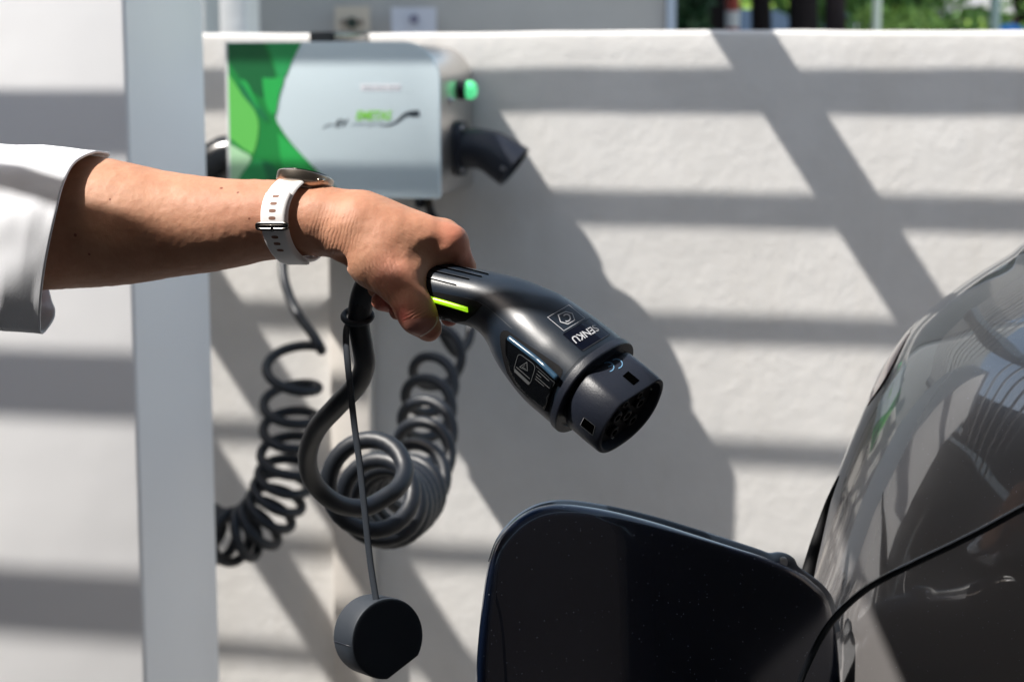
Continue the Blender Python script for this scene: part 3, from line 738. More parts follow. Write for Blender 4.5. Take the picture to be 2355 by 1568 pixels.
# CE mark
def arc(cx, cy, r1, a0, a1, ex, ey, n=14):
    return [(cx+r1*(math.cos(a)*ex[0]+math.sin(a)*ey[0]), cy+r1*(math.cos(a)*ex[1]+math.sin(a)*ey[1])) for a in np.linspace(a0, a1, n)]
ex = (-.93, .42); ey = (.56, .80)               # reading direction and letter-up of the upside down marks (zoomed units)
for c in ((1448, 840), (1388, 862)):
    line('ce_mark', arc(c[0]+16, c[1]-4, 36, math.radians(75), math.radians(285), ex, ey), 2.3, M['cefill'])
line('ce_mark', [(1404, 858), (1404+34, 858-15)], 2.3, M['cefill'])
# hexagon badge and name plate
line('badge_frame', [(1125, 422), (1238, 515), (1090, 603), (975, 508)], 1.1, M['print'], closed=True)
hx = [(1103, 468), (1150, 482), (1166, 528), (1118, 556), (1066, 540), (1050, 492)]
line('badge_hexagon', hx, 2.0, M['print'], closed=True, sub=20)
line('badge_letter', arc(1110, 512, 25, math.radians(-150), math.radians(110), (1, .05), (0, 1), 16), 3.0, M['print'])
decal('name_plate', [(1270, 515), (1280, 517), (1412, 622), (1414, 634), (1225, 745), (1213, 743), (1084, 632), (1086, 622)], M['navygloss'], .00025, 6)
line('plate_edge', [(1274, 515), (1414, 628), (1222, 745)], .55, M['printdim'], .0005)
line('plate_edge', [(1222, 745), (1084, 628), (1272, 516)], .5, M['blackmat'], .0005)
printtext('SENKU', (1303, 560), (1137, 654), (40, 42), M['print'], .0006, .018)
# flat black patch drawn as a recess round the side plate
rec = [(640, 640), (648, 612), (666, 600), (695, 602), (760, 648), (1060, 850), (1082, 876), (1080, 905), (1040, 985), (1000, 1080), (985, 1172), (965, 1168), (830, 1068), (745, 985), (690, 900), (660, 800), (642, 700)]
decal('side_recess_patch', rec, M['blackmat'], .0002, 7)
sp = [(690, 662), (705, 648), (1046, 915), (1052, 938), (1010, 1020), (985, 1100), (966, 1150), (860, 1072), (775, 985), (722, 890), (692, 760)]
Pp = dense([Z3(*p) for p in sp], 6); v, f = fillpoly(Pp, 6)
plate = lay('side_plate', v, f, hb, .0016, M['blackgloss'], plug)
bm = bmesh.new(); bm.from_mesh(plate.data); r_ = bmesh.ops.extrude_face_region(bm, geom=bm.faces[:])
for vv in [g for g in r_['geom'] if isinstance(g, bmesh.types.BMVert)]: pass
bm.to_mesh(plate.data); bm.free()
# skirt of the side plate, so that it stands proud
n_ = len(Pp); top = [plate.data.vertices[i].co.copy() for i in range(n_)]
low = []
for (x, y) in Pp:
    h = hb.ray_cast(CAM, ray(x, y)); low.append(h[0] if h[0] else at(x, y, 1.14))
mk('plate_skirt', top+low, [(i, (i+1) % n_, n_+(i+1) % n_, n_+i) for i in range(n_)], M['blackgloss'], plug, False)
bv = bvh_of([plate])
br = [Z3(*p) for p in ((704, 654), (800, 728), (920, 822), (1042, 938))]
pb = []
for x, y in cat(br, 6):
    h = bv.ray_cast(CAM, ray(x, y)); p = h[0] if h[0] else hb.ray_cast(CAM, ray(x, y))[0]; pb.append(p - ray(x, y)*.0012)
v, f = tube(pb, .0019, 10); mk('edge_bar', v, f, M['bluedge'], plug)
def rrect(pts, k=.22, n=4):
    out = []
    m = len(pts)
    for i in range(m):
        p = np.array(pts[i], float); a = np.array(pts[i-1], float); b = np.array(pts[(i+1) % m], float)
        for t in np.linspace(0, 1, n): out.append(tuple((1-t)**2*(p+(a-p)*k)+2*t*(1-t)*p+t*t*(p+(b-p)*k)))
    return out
def Z6(x, y): return ((1480+x*.16584)/1.2744, (980+y*.16584)/1.2744)
line('plate_print', rrect([(240, 325), (545, 550), (440, 895), (150, 640)]), .9, M['printdim'], .0003, True, bv, Z6)
line('plate_print', [(388, 490), (262, 572), (398, 640)], 1.2, M['printdim'], .0003, True, bv, Z6, 20)
line('plate_print', [(362, 540), (310, 574), (372, 606)], .8, M['printdim'], .0003, False, bv, Z6, 20)
decal('plate_print', [(176, 600), (440, 845), (428, 885), (400, 878), (165, 655)], M['printdim'], .0003, 6, bv, Z6)
line('plate_print', [(200, 570), (440, 780)], 1.6, M['printdim'], .0003, False, bv, Z6)
line('plate_print', [(550, 560), (875, 850), (745, 1190)], .6, M['printdim'], .0003, False, bv, Z6)
for a, b_ in (((585, 645), (780, 820)), ((560, 690), (640, 760)), ((545, 735), (790, 950)), ((535, 780), (690, 912))):
    line('plate_print', [a, b_], 1.3, M['printdim'], .0003, False, bv, Z6)
# dark underside band on the grip, lime strip, black strips painting the shade of grip grooves
def D1(x, y): return (x, y)
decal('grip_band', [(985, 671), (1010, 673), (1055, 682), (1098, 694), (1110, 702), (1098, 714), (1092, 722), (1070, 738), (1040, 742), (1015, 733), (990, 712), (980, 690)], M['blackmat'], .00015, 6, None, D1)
ls = []
for x, y in cat([(984, 685), (1008, 692), (1040, 701), (1076, 712)], 6):
    h = hb.ray_cast(CAM, ray(x, y)); ls.append(h[0]+h[1]*.0002)
v, f = tube(ls, .0018, 10); mk('light_strip', v, f, M['limeled'], plug)
def Z8(x, y): return ((1000+x*.21231)/1.2744, (750+y*.21231)/1.2744)
for a, b_ in (((1165, 300), (1585, 403)), ((1225, 205), (1765, 328)), ((1312, 145), (1940, 292)), ((1440, 108), (2030, 258))):
    line('grip_groove_shade', [a, b_], 2.4, SHADE_BLACK, .0004, False, None, Z8)
    line('groove_lip', [(a[0]+12, a[1]-12), (b_[0]+8, b_[1]-12)], .7, mat('groove_lip_grey', (.05, .055, .065), .35), .0004, False, None, Z8)  # paler line along one side of each groove
# seam between upper and lower shell
line('shell_seam', [(1700, 570), (1850, 610), (2000, 690), (2200, 860), (2354, 1000)], .8, mat('seam_edge', (.10, .11, .12), .4), .0002, False, None, Z8)
line('shell_seam', [(1700, 566), (1850, 606), (2000, 683), (2200, 852), (2354, 990)], .5, M['blackmat'], .0003, False, None, Z8)
line('collar_seam', [(1550, 665), (1480, 655), (1330, 720), (1200, 800), (1110, 900), (1040, 1010), (995, 1110), (985, 1190)], .7, M['blackmat'], .0003)
# cable sleeve and ring, strap and cap
vs, fs = tube(cat([at(930, 650, 1.220), at(890, 640, 1.228), at(862, 643, 1.236), at(843, 661, 1.237), at(832, 690, 1.24), at(826, 722, 1.244)], 6), np.interp(np.linspace(0, 1, 31), [0, .3, 1], [.0110, .0095, .0082]), 20)
mk('strain_relief', vs, fs, M['softrubber'], plug)
cap = empty('dust_cap', at(865, 1470, 1.25)); tag(cap, 'black rubber dust cap dangling on its strap below the cable', 'cap')
rp = [at(822, 727, 1.245) + V((.0098*math.cos(a), .0098*math.sin(a)*.86, .0098*math.sin(a)*.42)) for a in np.linspace(0, 2*math.pi, 33)[:-1]]
v, f = tube(rp, .0022, 10, True); mk('strap_ring', v, f, M['softrubber'], cap)
spn = cat([at(806, 733, 1.243), at(796, 760, 1.240), at(797, 810, 1.238), at(804, 880, 1.238), at(815, 980, 1.238), at(826, 1060, 1.238), at(838, 1170, 1.238), at(851, 1290, 1.238), at(866, 1388, 1.236)], 8)
v, f = tube(spn, .0028, 10, flat=(1.0, .42), updir=RV*.85-FV*.5); mk('strap', v, f, M['softrubber'], cap)
ca = np.array([.54, .0, -.84]); cu_ = np.array([0., 1, 0]); cb = np.cross(ca, cu_); cb /= np.linalg.norm(cb)
cf = Q(892, 1468, 26)
def capring(w_, s, ns=48):
    out = []
    for k in range(ns):
        a = 2*math.pi*k/ns; x, y = math.cos(a)*w_, math.sin(a)*w_
        d = (x*.5 - y*.86)                       # flat on the lower right
        if d > w_*.86: x -= (d-w_*.86)*.5; y += (d-w_*.86)*.86
        out.append(camsp(*(cf+ca*s+cb*(-x if cb[0] < 0 else x)+cu_*y)))
    return out
pr = [(25, -29.5), (27.3, -28.5), (27.8, -26), (27.9, -12), (28.1, -2), (27.6, -.4), (26.6, 0), (24, -.1)]
vs = []; fs = []
for w_, s in pr: vs += capring(w_, s)
for i in range(len(pr)-1):
    for k in range(48): fs.append((i*48+k, i*48+(k+1) % 48, (i+1)*48+(k+1) % 48, (i+1)*48+k))
fs.append(tuple(range(48))[::-1]); fs.append(tuple((len(pr)-1)*48+k for k in range(48)))
cb_o = mk('cap_body', vs, fs, M['softrubber'], cap, 40)
ml = [camsp(*(cf+ca*s_+cb*(x_ if cb[0] > 0 else -x_)+cu_*(-3.0))) for s_, x_ in ((-28.5, -27.2), (-26, -27.8), (-14, -27.9), (-2, -28.0))]
v, f = tube(ml, .00035, 6); mk('mould_line', v, f, M['head'], cap)

# ------------------------------------------------------------------ arm and hand: one continuous skin
GX0, GX1, GY0, GY1, GZ0, GZ1 = Q(-260, 0, 60)[0]-4, Q(1160, 0, 0)[0], -12., 150., 1150., 1345.
GY0 = Q(0, 812, 0)[1]; GY1 = Q(0, 270, 60)[1]
vox = 1.15
nx, ny, nz = int((GX1-GX0)/vox), int((GY1-GY0)/vox), int((GZ1-GZ0)/vox)
F = np.full((nx, ny, nz), 60., np.float32)
gx = (GX0+vox*np.arange(nx)).astype(np.float32); gy = (GY0+vox*np.arange(ny)).astype(np.float32); gz = (GZ0+vox*np.arange(nz)).astype(np.float32)
def add(p0, p1, r0, r1, k=4., wdir=(0, 0, 1), sub=False):
    """elliptic tapered segment: r = (radius across, radius along wdir)"""
    p0 = np.array(p0, float); p1 = np.array(p1, float); r0 = np.array(r0 if hasattr(r0, '__len__') else (r0, r0), float); r1 = np.array(r1 if hasattr(r1, '__len__') else (r1, r1), float)
    mr = max(r0.max(), r1.max())+k*2.2+3
    lo = np.minimum(p0, p1)-mr; hi = np.maximum(p0, p1)+mr
    i0, i1 = [int(np.clip(np.searchsorted(g, l), 0, len(g))) for g, l in ((gx, lo[0]), (gx, hi[0]))]
    j0, j1 = [int(np.clip(np.searchsorted(g, l), 0, len(g))) for g, l in ((gy, lo[1]), (gy, hi[1]))]
    k0, k1 = [int(np.clip(np.searchsorted(g, l), 0, len(g))) for g, l in ((gz, lo[2]), (gz, hi[2]))]
    if i0 >= i1 or j0 >= j1 or k0 >= k1: return
    X, Y, Z = np.meshgrid(gx[i0:i1], gy[j0:j1], gz[k0:k1], indexing='ij')
    ax = p1-p0; L = max(np.linalg.norm(ax), 1e-6); ax = ax/L
    w_ = np.array(wdir, float); w_ -= w_.dot(ax)*ax; w_ /= np.linalg.norm(w_); v_ = np.cross(w_, ax)
    dx, dy, dz = X-p0[0], Y-p0[1], Z-p0[2]
    s = dx*ax[0]+dy*ax[1]+dz*ax[2]; t = np.clip(s/L, 0, 1); e = s-t*L
    a = r0[0]+(r1[0]-r0[0])*t; b = r0[1]+(r1[1]-r0[1])*t
    vv = dx*v_[0]+dy*v_[1]+dz*v_[2]; ww = dx*w_[0]+dy*w_[1]+dz*w_[2]; m_ = np.minimum(a, b)
    q = np.sqrt((vv/a)**2+(ww/b)**2+(e/m_)**2); d = (q-1)*m_
    G = F[i0:i1, j0:j1, k0:k1]
    if sub:
        h = np.clip(.5-.5*(G+d)/k, 0, 1); F[i0:i1, j0:j1, k0:k1] = G*(1-h)+(-d)*h+k*h*(1-h); return
    h = np.clip(.5+.5*(G-d)/k, 0, 1); F[i0:i1, j0:j1, k0:k1] = G*(1-h)+d*h-k*h*(1-h)
def chain(pts, rad, k, wdir=(0, 0, 1)):
    for i in range(len(pts)-1): add(pts[i], pts[i+1], rad[i], rad[i+1], k, wdir)
q = Q
PXMM = .2933
# forearm: centre from silhouette midpoints
fa = [(-260, 512, 345, 105), (-100, 510, 336, 90), (60, 508, 322, 74), (215, 510, 302, 60), (310, 515, 275, 51), (400, 517, 241, 44), (520, 515.5, 209, 34), (600, 508, 188, 28), (660, 505, 176, 24), (735, 507, 152, 19), (775, 513, 142, 15)]
def arm(fa, k):
    C = cat([list(q(c[0], c[1], c[3]))+[c[2]/2*PXMM*(1+c[3]/1210), c[4]] for c in fa], 12)
    o_ = np.argsort(C[:, 0]); C = C[o_]; xe = C[-1, 0]
    cy_ = np.interp(gx, C[:, 0], C[:, 1])[:, None, None]; cz_ = np.interp(gx, C[:, 0], C[:, 2])[:, None, None]
    a = np.interp(gx, C[:, 0], C[:, 3])[:, None, None]; b = a*np.interp(gx, C[:, 0], C[:, 4])[:, None, None]
    e = np.maximum(gx-xe, 0)[:, None, None]; Y = gy[None, :, None]; Z = gz[None, None, :]; m_ = np.minimum(a, b)
    return ((np.sqrt(((Y-cy_)/a)**2+((Z-cz_)/b)**2+(e/m_)**2)-1)*m_).astype(np.float32)
fa = [c+(1.0 if c[0] < 400 else 1.0+(min(c[0], 640)-400)/240*.14,) for c in fa]
F = arm(fa, 4)
# carpus and metacarpals
add(q(760, 510, 16), q(850, 528, 10), (20.3, 24), (18, 24), 12)
add(q(840, 524, 8), q(905, 545, 6), (18, 25), (16, 26), 14)
mc = [((1034, 557, -4), 11.4), ((1020, 546, 15), 11.2), ((1002, 551, 33), 10.6), ((974, 568, 50), 9.8)]
for (p, r), s in zip(mc, ((830, 520, -2), (835, 512, 12), (835, 516, 24), (830, 525, 34))):
    add(q(*s), q(*p), (17.5, 13), (r, r), 11)
add(q(900, 548, 10), q(990, 566, 16), (15, 25), (12, 24), 12)
# thenar and thumb
add(q(812, 545, 4), q(868, 598, -6), (17, 17), (18, 17), 12)
add(q(868, 598, -6), q(917, 642, -16), (18, 16), (15.2, 13.5), 10)
add(q(917, 642, -16), q(950, 706, -22), (14.4, 12.5), (11.6, 11.0), 7)
add(q(950, 706, -22), q(963, 728, -22), (11.6, 11.0), (11.2, 10.6), 6)
add(q(964, 730, -22), q(986, 756, -17), (11.2, 10.6), (8.8, 8.6), 6)
# web between thumb and forefinger
add(q(905, 598, -11), q(990, 564, -6), (13, 10), (10.2, 9.0), 12)
add(q(890, 573, -4), q(960, 555, -2), (15.5, 15), (12.5, 13), 14)
add(q(920, 640, -15), q(945, 592, -11), (11, 9), (8.5, 8), 10)
add(q(930, 602, -14), q(948, 690, -20), (7.0, 7), (6, 6.5), 8)
# fingers
fingers = [
    ([(1034, 557, -4), (1066, 614, 12), (1060, 672, 26), (1045, 712, 20), (1034, 728, 2)], [11.0, 8.3, 8.2, 7.6, 6.6]),
    ([(1020, 547, 15), (1030, 610, 36), (1010, 690, 34), (960, 716, 14), (913, 717, 0)], [11.0, 9.4, 8.8, 7.0, 5.6]),
    ([(1002, 552, 33), (995, 625, 52), (960, 690, 42), (915, 698, 18), (875, 692, 3)], [10.5, 9.2, 8.6, 7.2, 6.6]),
    ([(974, 568, 50), (950, 635, 60), (915, 675, 46), (885, 676, 26), (865, 664, 14)], [9.6, 8.4, 7.8, 7.0, 6.2])]
for i, (pp, rr) in enumerate(fingers):
    P = [q(*p) for p in pp]
    add(P[0], P[1], rr[0], rr[1], 7)
    for j in (1, 2, 3): add(P[j], P[j+1], rr[j], rr[j+1], 2.2)
# hollows: over the first web beside the index knuckle
add(q(1000, 596, -24), q(1044, 600, -16), (3.4, 6), (3.4, 6), 5, sub=True)
add(q(972, 580, -32), q(1005, 566, -24), (3.5, 6), (3.5, 5), 8, sub=True)
add(q(782, 600, -10), q(768, 604, -5), (4, 12), (5, 12), 5, sub=True)
# surface nets
def surface_nets(F):
    S = F < 0
    nx, ny, nz = F.shape
    c = np.zeros((nx-1, ny-1, nz-1), np.uint8)
    for a in (0, 1):
        for b in (0, 1):
            for d in (0, 1): c += S[a:nx-1+a, b:ny-1+b, d:nz-1+d]
    act = (c > 0) & (c < 8); idx = -np.ones(act.shape, np.int64); I = np.argwhere(act); idx[act] = np.arange(len(I))
    acc = np.zeros((len(I), 3)); cnt = np.zeros(len(I))
    cor = [(a, b, d) for a in (0, 1) for b in (0, 1) for d in (0, 1)]
    for p in cor:
        for ax_ in range(3):
            if p[ax_]: continue
            r = list(p); r[ax_] = 1
            f0 = F[I[:, 0]+p[0], I[:, 1]+p[1], I[:, 2]+p[2]]; f1 = F[I[:, 0]+r[0], I[:, 1]+r[1], I[:, 2]+r[2]]
            m_ = (f0 < 0) != (f1 < 0); t = np.where(m_, f0/np.where(m_, f0-f1, 1), 0)
            pos = np.tile(np.array(p, float), (len(I), 1)); pos[:, ax_] = t
            acc += pos*m_[:, None]; cnt += m_
    Vt = I+acc/cnt[:, None]; quads = []
    for ax_ in range(3):
        sl0 = [slice(None)]*3; sl1 = [slice(None)]*3; sl0[ax_] = slice(0, -1); sl1[ax_] = slice(1, None)
        e = S[tuple(sl0)] != S[tuple(sl1)]; E = np.argwhere(e); b, d = [(1, 2), (2, 0), (0, 1)][ax_]
        ok = (E[:, b] > 0) & (E[:, d] > 0) & (E[:, b] < F.shape[b]-1) & (E[:, d] < F.shape[d]-1); E = E[ok]
        def cell(o1, o2):
            q_ = E.copy(); q_[:, b] += o1; q_[:, d] += o2; return idx[q_[:, 0], q_[:, 1], q_[:, 2]]
        Qd = np.stack([cell(-1, -1), cell(0, -1), cell(0, 0), cell(-1, 0)], 1)
        ins = S[E[:, 0], E[:, 1], E[:, 2]]; Qd[~ins] = Qd[~ins][:, ::-1]; quads.append(Qd)
    return Vt, np.concatenate(quads)
# close the left end
F[0] = np.maximum(F[0], .5)
Vt, Fq = surface_nets(F)
Vc = np.stack([GX0+vox*Vt[:, 0], GY0+vox*Vt[:, 1], GZ0+vox*Vt[:, 2]], 1)
# Laplacian relaxation keeps it silky
ed = np.concatenate([Fq[:, [0, 1]], Fq[:, [1, 2]], Fq[:, [2, 3]], Fq[:, [3, 0]]]); ed = np.concatenate([ed, ed[:, ::-1]])
deg = np.bincount(ed[:, 0], minlength=len(Vc)).astype(float); deg[deg == 0] = 1
Vc0 = Vc
for it in range(4):
    for lam in (.55, -.35 if it else 0.):
        s = np.stack([np.bincount(ed[:, 0], weights=Vc[ed[:, 1], k], minlength=len(Vc)) for k in range(3)], 1)/deg[:, None]
        Vc = Vc+lam*(s-Vc)
dl = np.array([.30*noise.noise(V(p)*.11)+.16*noise.noise(V(p)*.27) for p in Vc])
e1 = Vc[Fq[:, 1]]-Vc[Fq[:, 0]]; e2 = Vc[Fq[:, 3]]-Vc[Fq[:, 0]]; fn = np.cross(e1, e2); vn = np.zeros_like(Vc)
for k in range(4): np.add.at(vn, Fq[:, k], fn)
vn /= np.maximum(np.linalg.norm(vn, axis=1), 1e-9)[:, None]; Vc = Vc+vn*dl[:, None]
Rm = np.array([list(RV), list(UV), list(FV)])
Wd = np.array(CAM)[None]+(Vc @ Rm)*.001
me = bpy.data.meshes.new('body'); me.vertices.add(len(Wd)); me.vertices.foreach_set('co', Wd.astype(np.float32).ravel())
me.loops.add(len(Fq)*4); me.loops.foreach_set('vertex_index', Fq.astype(np.int32).ravel())
me.polygons.add(len(Fq)); me.polygons.foreach_set('loop_start', np.arange(0, len(Fq)*4, 4, dtype=np.int32)); me.polygons.foreach_set('loop_total', np.full(len(Fq), 4, np.int32))
me.update(); me.validate()
person = empty('person', at(500, 515, 1.24)); tag(person, 'bare forearm in a rolled white sleeve gripping the charging plug', 'person')

SK = mat('skin', (.50, .28, .19), .55, spec=.32, sss=.16); n = N(SK)
def obpos(p): return tuple(at(*p))
a_ = n.noise(45, 4, .6); b_ = n.noise(9, 3, .5)
c0 = n.ramp(a_, [(.30, (.42, .205, .125)), (.70, (.53, .29, .185))])
c0 = n.mix(n.ramp(b_, [(.45, (0, 0, 0)), (.75, (.5, .5, .5))]), c0, (.47, .19, .12))
def spot(c, p, r, col_, soft=.3, geo=None):
    d = n.new('ShaderNodeVectorMath', operation='DISTANCE'); n.l(n.co, d.inputs[0]); d.inputs[1].default_value = p
    k = n.new('ShaderNodeMapRange'); k.inputs['From Min'].default_value = r; k.inputs['From Max'].default_value = r*(1-soft); k.interpolation_type = 'SMOOTHSTEP'
    n.l(d.outputs['Value'], k.inputs['Value']); return n.mix(k.outputs[0], c, col_)
body = link('body', me, SK, person, True)
bodyb = bvh_of([body])
def onskin(px, py):
    h = bodyb.ray_cast(CAM, ray(px, py)); return (h[0], h[1]) if h[0] else (at(px, py, 1.2), V((0, -1, 0)))
# reddish knuckle and thumb tip, the redder grip fingers
for (px, py, r, cc_) in ((1050, 545, .026, (.52, .20, .13)), (1075, 590, .02, (.50, .18, .12)), (990, 765, .020, (.50, .19, .13)), (885, 700, .020, (.46, .13, .10)), (925, 725, .016, (.46, .13, .10)), (1035, 740, .013, (.46, .13, .10)), (900, 640, .028, (.52, .22, .15))):
    c0 = spot(c0, tuple(onskin(px, py)[0]), r, cc_, 1.0)
for (px, py, r) in ((509, 433, .0016), (547, 443, .0013), (253, 459, .0011), (173, 541, .0016), (573, 503, .0011), (205, 585, .0013)):
    c0 = spot(c0, tuple(onskin(px, py)[0]), r, (.22, .075, .045), .6)
n.col(c0)
# skin relief: pores, cross creases at the wrist and over the thenar
fine = n.noise(1500, 3, .6); med = n.noise(420, 3, .6)
bp = n.bump(fine, .45, .0004); bp = n.bump(med, .35, .0006, bp)
def creases(prev, ang, p, r, scale, strength, dist):
    mp = n.new('ShaderNodeMapping'); mp.inputs['Rotation'].default_value = (0, ang, 0); n.l(n.co, mp.inputs['Vector'])
    w_ = n.new('ShaderNodeTexWave'); w_.bands_direction = 'X'; w_.inputs['Scale'].default_value = scale; w_.inputs['Distortion'].default_value = 5.5
    w_.inputs['Detail'].default_value = 3; w_.inputs['Detail Scale'].default_value = 1.1; w_.inputs['Detail Roughness'].default_value = .65; n.l(mp.outputs[0], w_.inputs['Vector'])
    d = n.new('ShaderNodeVectorMath', operation='DISTANCE'); n.l(n.co, d.inputs[0]); d.inputs[1].default_value = p
    k = n.new('ShaderNodeMapRange'); k.inputs['From Min'].default_value = r; k.inputs['From Max'].default_value = r*.3; k.interpolation_type = 'SMOOTHSTEP'; n.l(d.outputs['Value'], k.inputs['Value'])
    f_ = n.math('MULTIPLY', n.math('POWER', w_.outputs['Fac'], .6), n.math('MULTIPLY', k.outputs[0], n.noise(120, 2)))
    return n.bump(f_, strength, dist, prev)
bp = creases(bp, math.radians(-15), tuple(onskin(765, 540)[0]), .026, 125, .38, .0009)
bp = creases(bp, math.radians(25), tuple(onskin(858, 660)[0]), .030, 110, .6, .0011)
bp = creases(bp, math.radians(60), tuple(onskin(930, 530)[0]), .034, 120, .13, .0008)
bp = creases(bp, math.radians(-60), tuple(onskin(955, 735)[0]), .011, 150, .6, .0010)
n.nrm(bp)
n.rough(n.math('MULTIPLY_ADD', n.noise(500, 2), .18, .46))
# thumb nail
NAIL = mat('nail', (.40, .17, .13), .28, spec=.5, sss=.1)
NE = mat('nail_rim', (.66, .50, .40), .35)
nl = [(929, 741), (938, 733), (957, 731), (985, 731), (1001, 727), (1004, 737), (996, 751), (981, 764), (965, 771), (950, 767), (938, 757)]
P = dense(nl, 4); v, f = fillpoly(P, 4); nail = lay('thumb_nail', v, f, bodyb, .0004, NAIL, person)
v, f = strip2(cat([(1003, 728), (1003, 738), (996, 751), (981, 764), (966, 772)], 4), 3.2); lay('nail_edge', v, f, bodyb, .0006, NE, person)

# ------------------------------------------------------------------ sleeve with turned-up cuff
def loop(cx_, pts): return pts
cl = mat('white_cloth', (.86, .88, .93), .85, spec=.2); n = N(cl)
wv = n.new('ShaderNodeTexWave'); wv.inputs['Scale'].default_value = 420; wv.bands_direction = 'DIAGONAL'; n.l(n.co, wv.inputs[0])
wv2 = n.noise(900, 2)
n.nrm(n.bump(wv2, .16, .0003, n.bump(wv.outputs['Fac'], .22, .0003))); cl.node_tree.nodes['Principled BSDF'].inputs['Subsurface Weight'].default_value = 0
cl.node_tree.nodes['Principled BSDF'].inputs['Subsurface Scale'].default_value = .012
# cuff rim: near side then far side, as (px, py, depth offset)
rim = [(214, 349, 34), (172, 372, 18), (146, 420, 6), (128, 490, 0), (110, 575, 2), (97, 655, 8), (92, 720, 16), (95, 768, 26),
       (118, 745, 48), (127, 720, 72), (118, 690, 104), (112, 640, 128), (140, 560, 140), (175, 480, 136), (215, 410, 120), (244, 364, 98), (252, 352, 74), (238, 348, 52)]
rimW = cat([q(*p) for p in rim], 7, True)
# profile rings to the left, with shape change and folds
rings = [rimW]
rnd = random.Random(3)
cen = rimW.mean(0)
steps = [(-6, .0, 1.0), (-16, 0, 1.01), (-30, 0, 1.02), (-45, 1, 1.03), (-60, 2, 1.04), (-80, 3, 1.05), (-105, 5, 1.04), (-140, 9, 1.03), (-180, 14, 1.02), (-230, 22, 1.02)]
targ = [(q(0, 338, 60), 0)]
def ringat(dx, dz, sc_):
    out = []
    for i, p in enumerate(rimW):
        u_ = i/len(rimW); v_ = p-cen
        # verticalise the slanted rim with distance
        t = min(1, -dx/90.)
        x = p[0]*(1-t)+(cen[0])*t
        lower = max(0, -v_[1])/60; upper = max(0, v_[1])/60
        y = p[1]+ (v_[1]*(sc_-1)) + lower*(-dx)*.085 + upper*(-dx)*.06
        z = p[2]+dz*2+(-dx)*.12 + v_[2]*(sc_-1)
        fold = 2.2*math.sin(u_*2*math.pi*5+dx*.035)*t + 4.0*noise.noise(V((p[1]*.035, p[2]*.035, dx*.028)))*min(1, -dx/20.)
        rad = np.array([0, v_[1], v_[2]]); rad = rad/(np.linalg.norm(rad)+1e-6)
        out.append(np.array([x+dx, y, z])+rad*fold)
    return np.array(out)
for dx, dz, s in steps: rings.append(ringat(dx, dz, s))
# extra points between for smoothness
allr = []
for i in range(len(rings)-1):
    for k in range(4): allr.append(rings[i]*(1-k/4)+rings[i+1]*k/4)
allr.append(rings[-1]); m_ = len(rimW)
vs = [camsp(*p) for r in allr for p in r]
fs = [(i*m_+k, i*m_+(k+1) % m_, (i+1)*m_+(k+1) % m_, (i+1)*m_+k) for i in range(len(allr)-1) for k in range(m_)]
sle = mk('sleeve', vs, fs, cl, person)
sm = sle.modifiers.new('thick', 'SOLIDIFY'); sm.thickness = .0016; sm.offset = 1
# the fold of the rolled cloth further up
r2 = []
for j, (dx, g) in enumerate([(-66, 0), (-68, 1.6), (-72, 3.2), (-80, 4.4), (-95, 5.2), (-130, 6.5), (-180, 8), (-230, 9)]):
    base_ = ringat(dx, 3, 1.04); c_ = base_.mean(0); out = []
    for p in base_:
        v_ = p-c_; v_[0] = 0; L = np.linalg.norm(v_); out.append(p+v_/L*g)
    r2.append(out)
vs = [camsp(*p) for r in r2 for p in r]
fs = [(i*m_+k, i*m_+(k+1) % m_, (i+1)*m_+(k+1) % m_, (i+1)*m_+k) for i in range(len(r2)-1) for k in range(m_)]
sl2 = mk('rolled_cloth', vs, fs, cl, person)

# ------------------------------------------------------------------ wristwatch
watch = empty('wristwatch', at(690, 420, 1.23)); tag(watch, 'smart watch with white rubber strap on the left wrist', 'watch')
STR = mat('white_strap_rubber', (.80, .79, .80), .42); CASE = mat('champagne_case', (.46, .40, .34), .3, 1.0); CASED = mat('case_underside', (.35, .30, .27), .35, .3)
BUC = mat('dark_steel_buckle', (.18, .17, .16), .2, 1.0); HOLE = mat('strap_hole', (.20, .10, .07), .7)
wa = np.array([.93, -.02, -.36]); wa /= np.linalg.norm(wa)          # arm axis
wu = np.array([0, 1., 0]); wu -= wu.dot(wa)*wa; wu /= np.linalg.norm(wu); wd = np.cross(wa, wu)   # wd: depth-ish
if wd[2] < 0: wd = -wd
WC = q(683, 503, 24)
def wpt(ang, off, s):                            # ang 0 = top, 90 = near side
    a = math.radians(ang); A_u, A_d = 27.3+off, 31.0+off
    c, s_ = math.cos(a), math.sin(a)
    lean = 5.5*c*c*(1 if c > 0 else .3)             # the top sits further to the right
    return WC+wu*c*A_u-wd*s_*A_d+wa*(s+lean)
def band(name, a0, a1, off, th, hw0, hw1, m, par, n_=40):
    vs = []; fs = []
    prof = [(-1, .25), (-.92, 0.85), (-.75, 1), (.75, 1), (.92, .85), (1, .25), (.9, 0), (-.9, 0)]
    for i in range(n_+1):
        a = a0+(a1-a0)*i/n_; hw = hw0+(hw1-hw0)*min(1, i/n_*1.6)
        for s, t in prof: vs.append(camsp(*wpt(a, off+t*th, s*hw)))
    m_ = len(prof)
    for i in range(n_):
        for k in range(m_): fs.append((i*m_+k, i*m_+(k+1) % m_, (i+1)*m_+(k+1) % m_, (i+1)*m_+k))
    fs.append(tuple(range(m_))[::-1]); fs.append(tuple(n_*m_+k for k in range(m_)))
    return mk(name, vs, fs, m, par, 50)
strap = band('strap', 14, 214, .2, 2.4, 11.2, 9.6, STR, watch)
band('strap_tail', 60, 178, 2.7, 1.8, 9.6, 9.4, STR, watch)
band('strap', 346, 214, .2, 2.2, 11.2, 9.6, STR, watch)
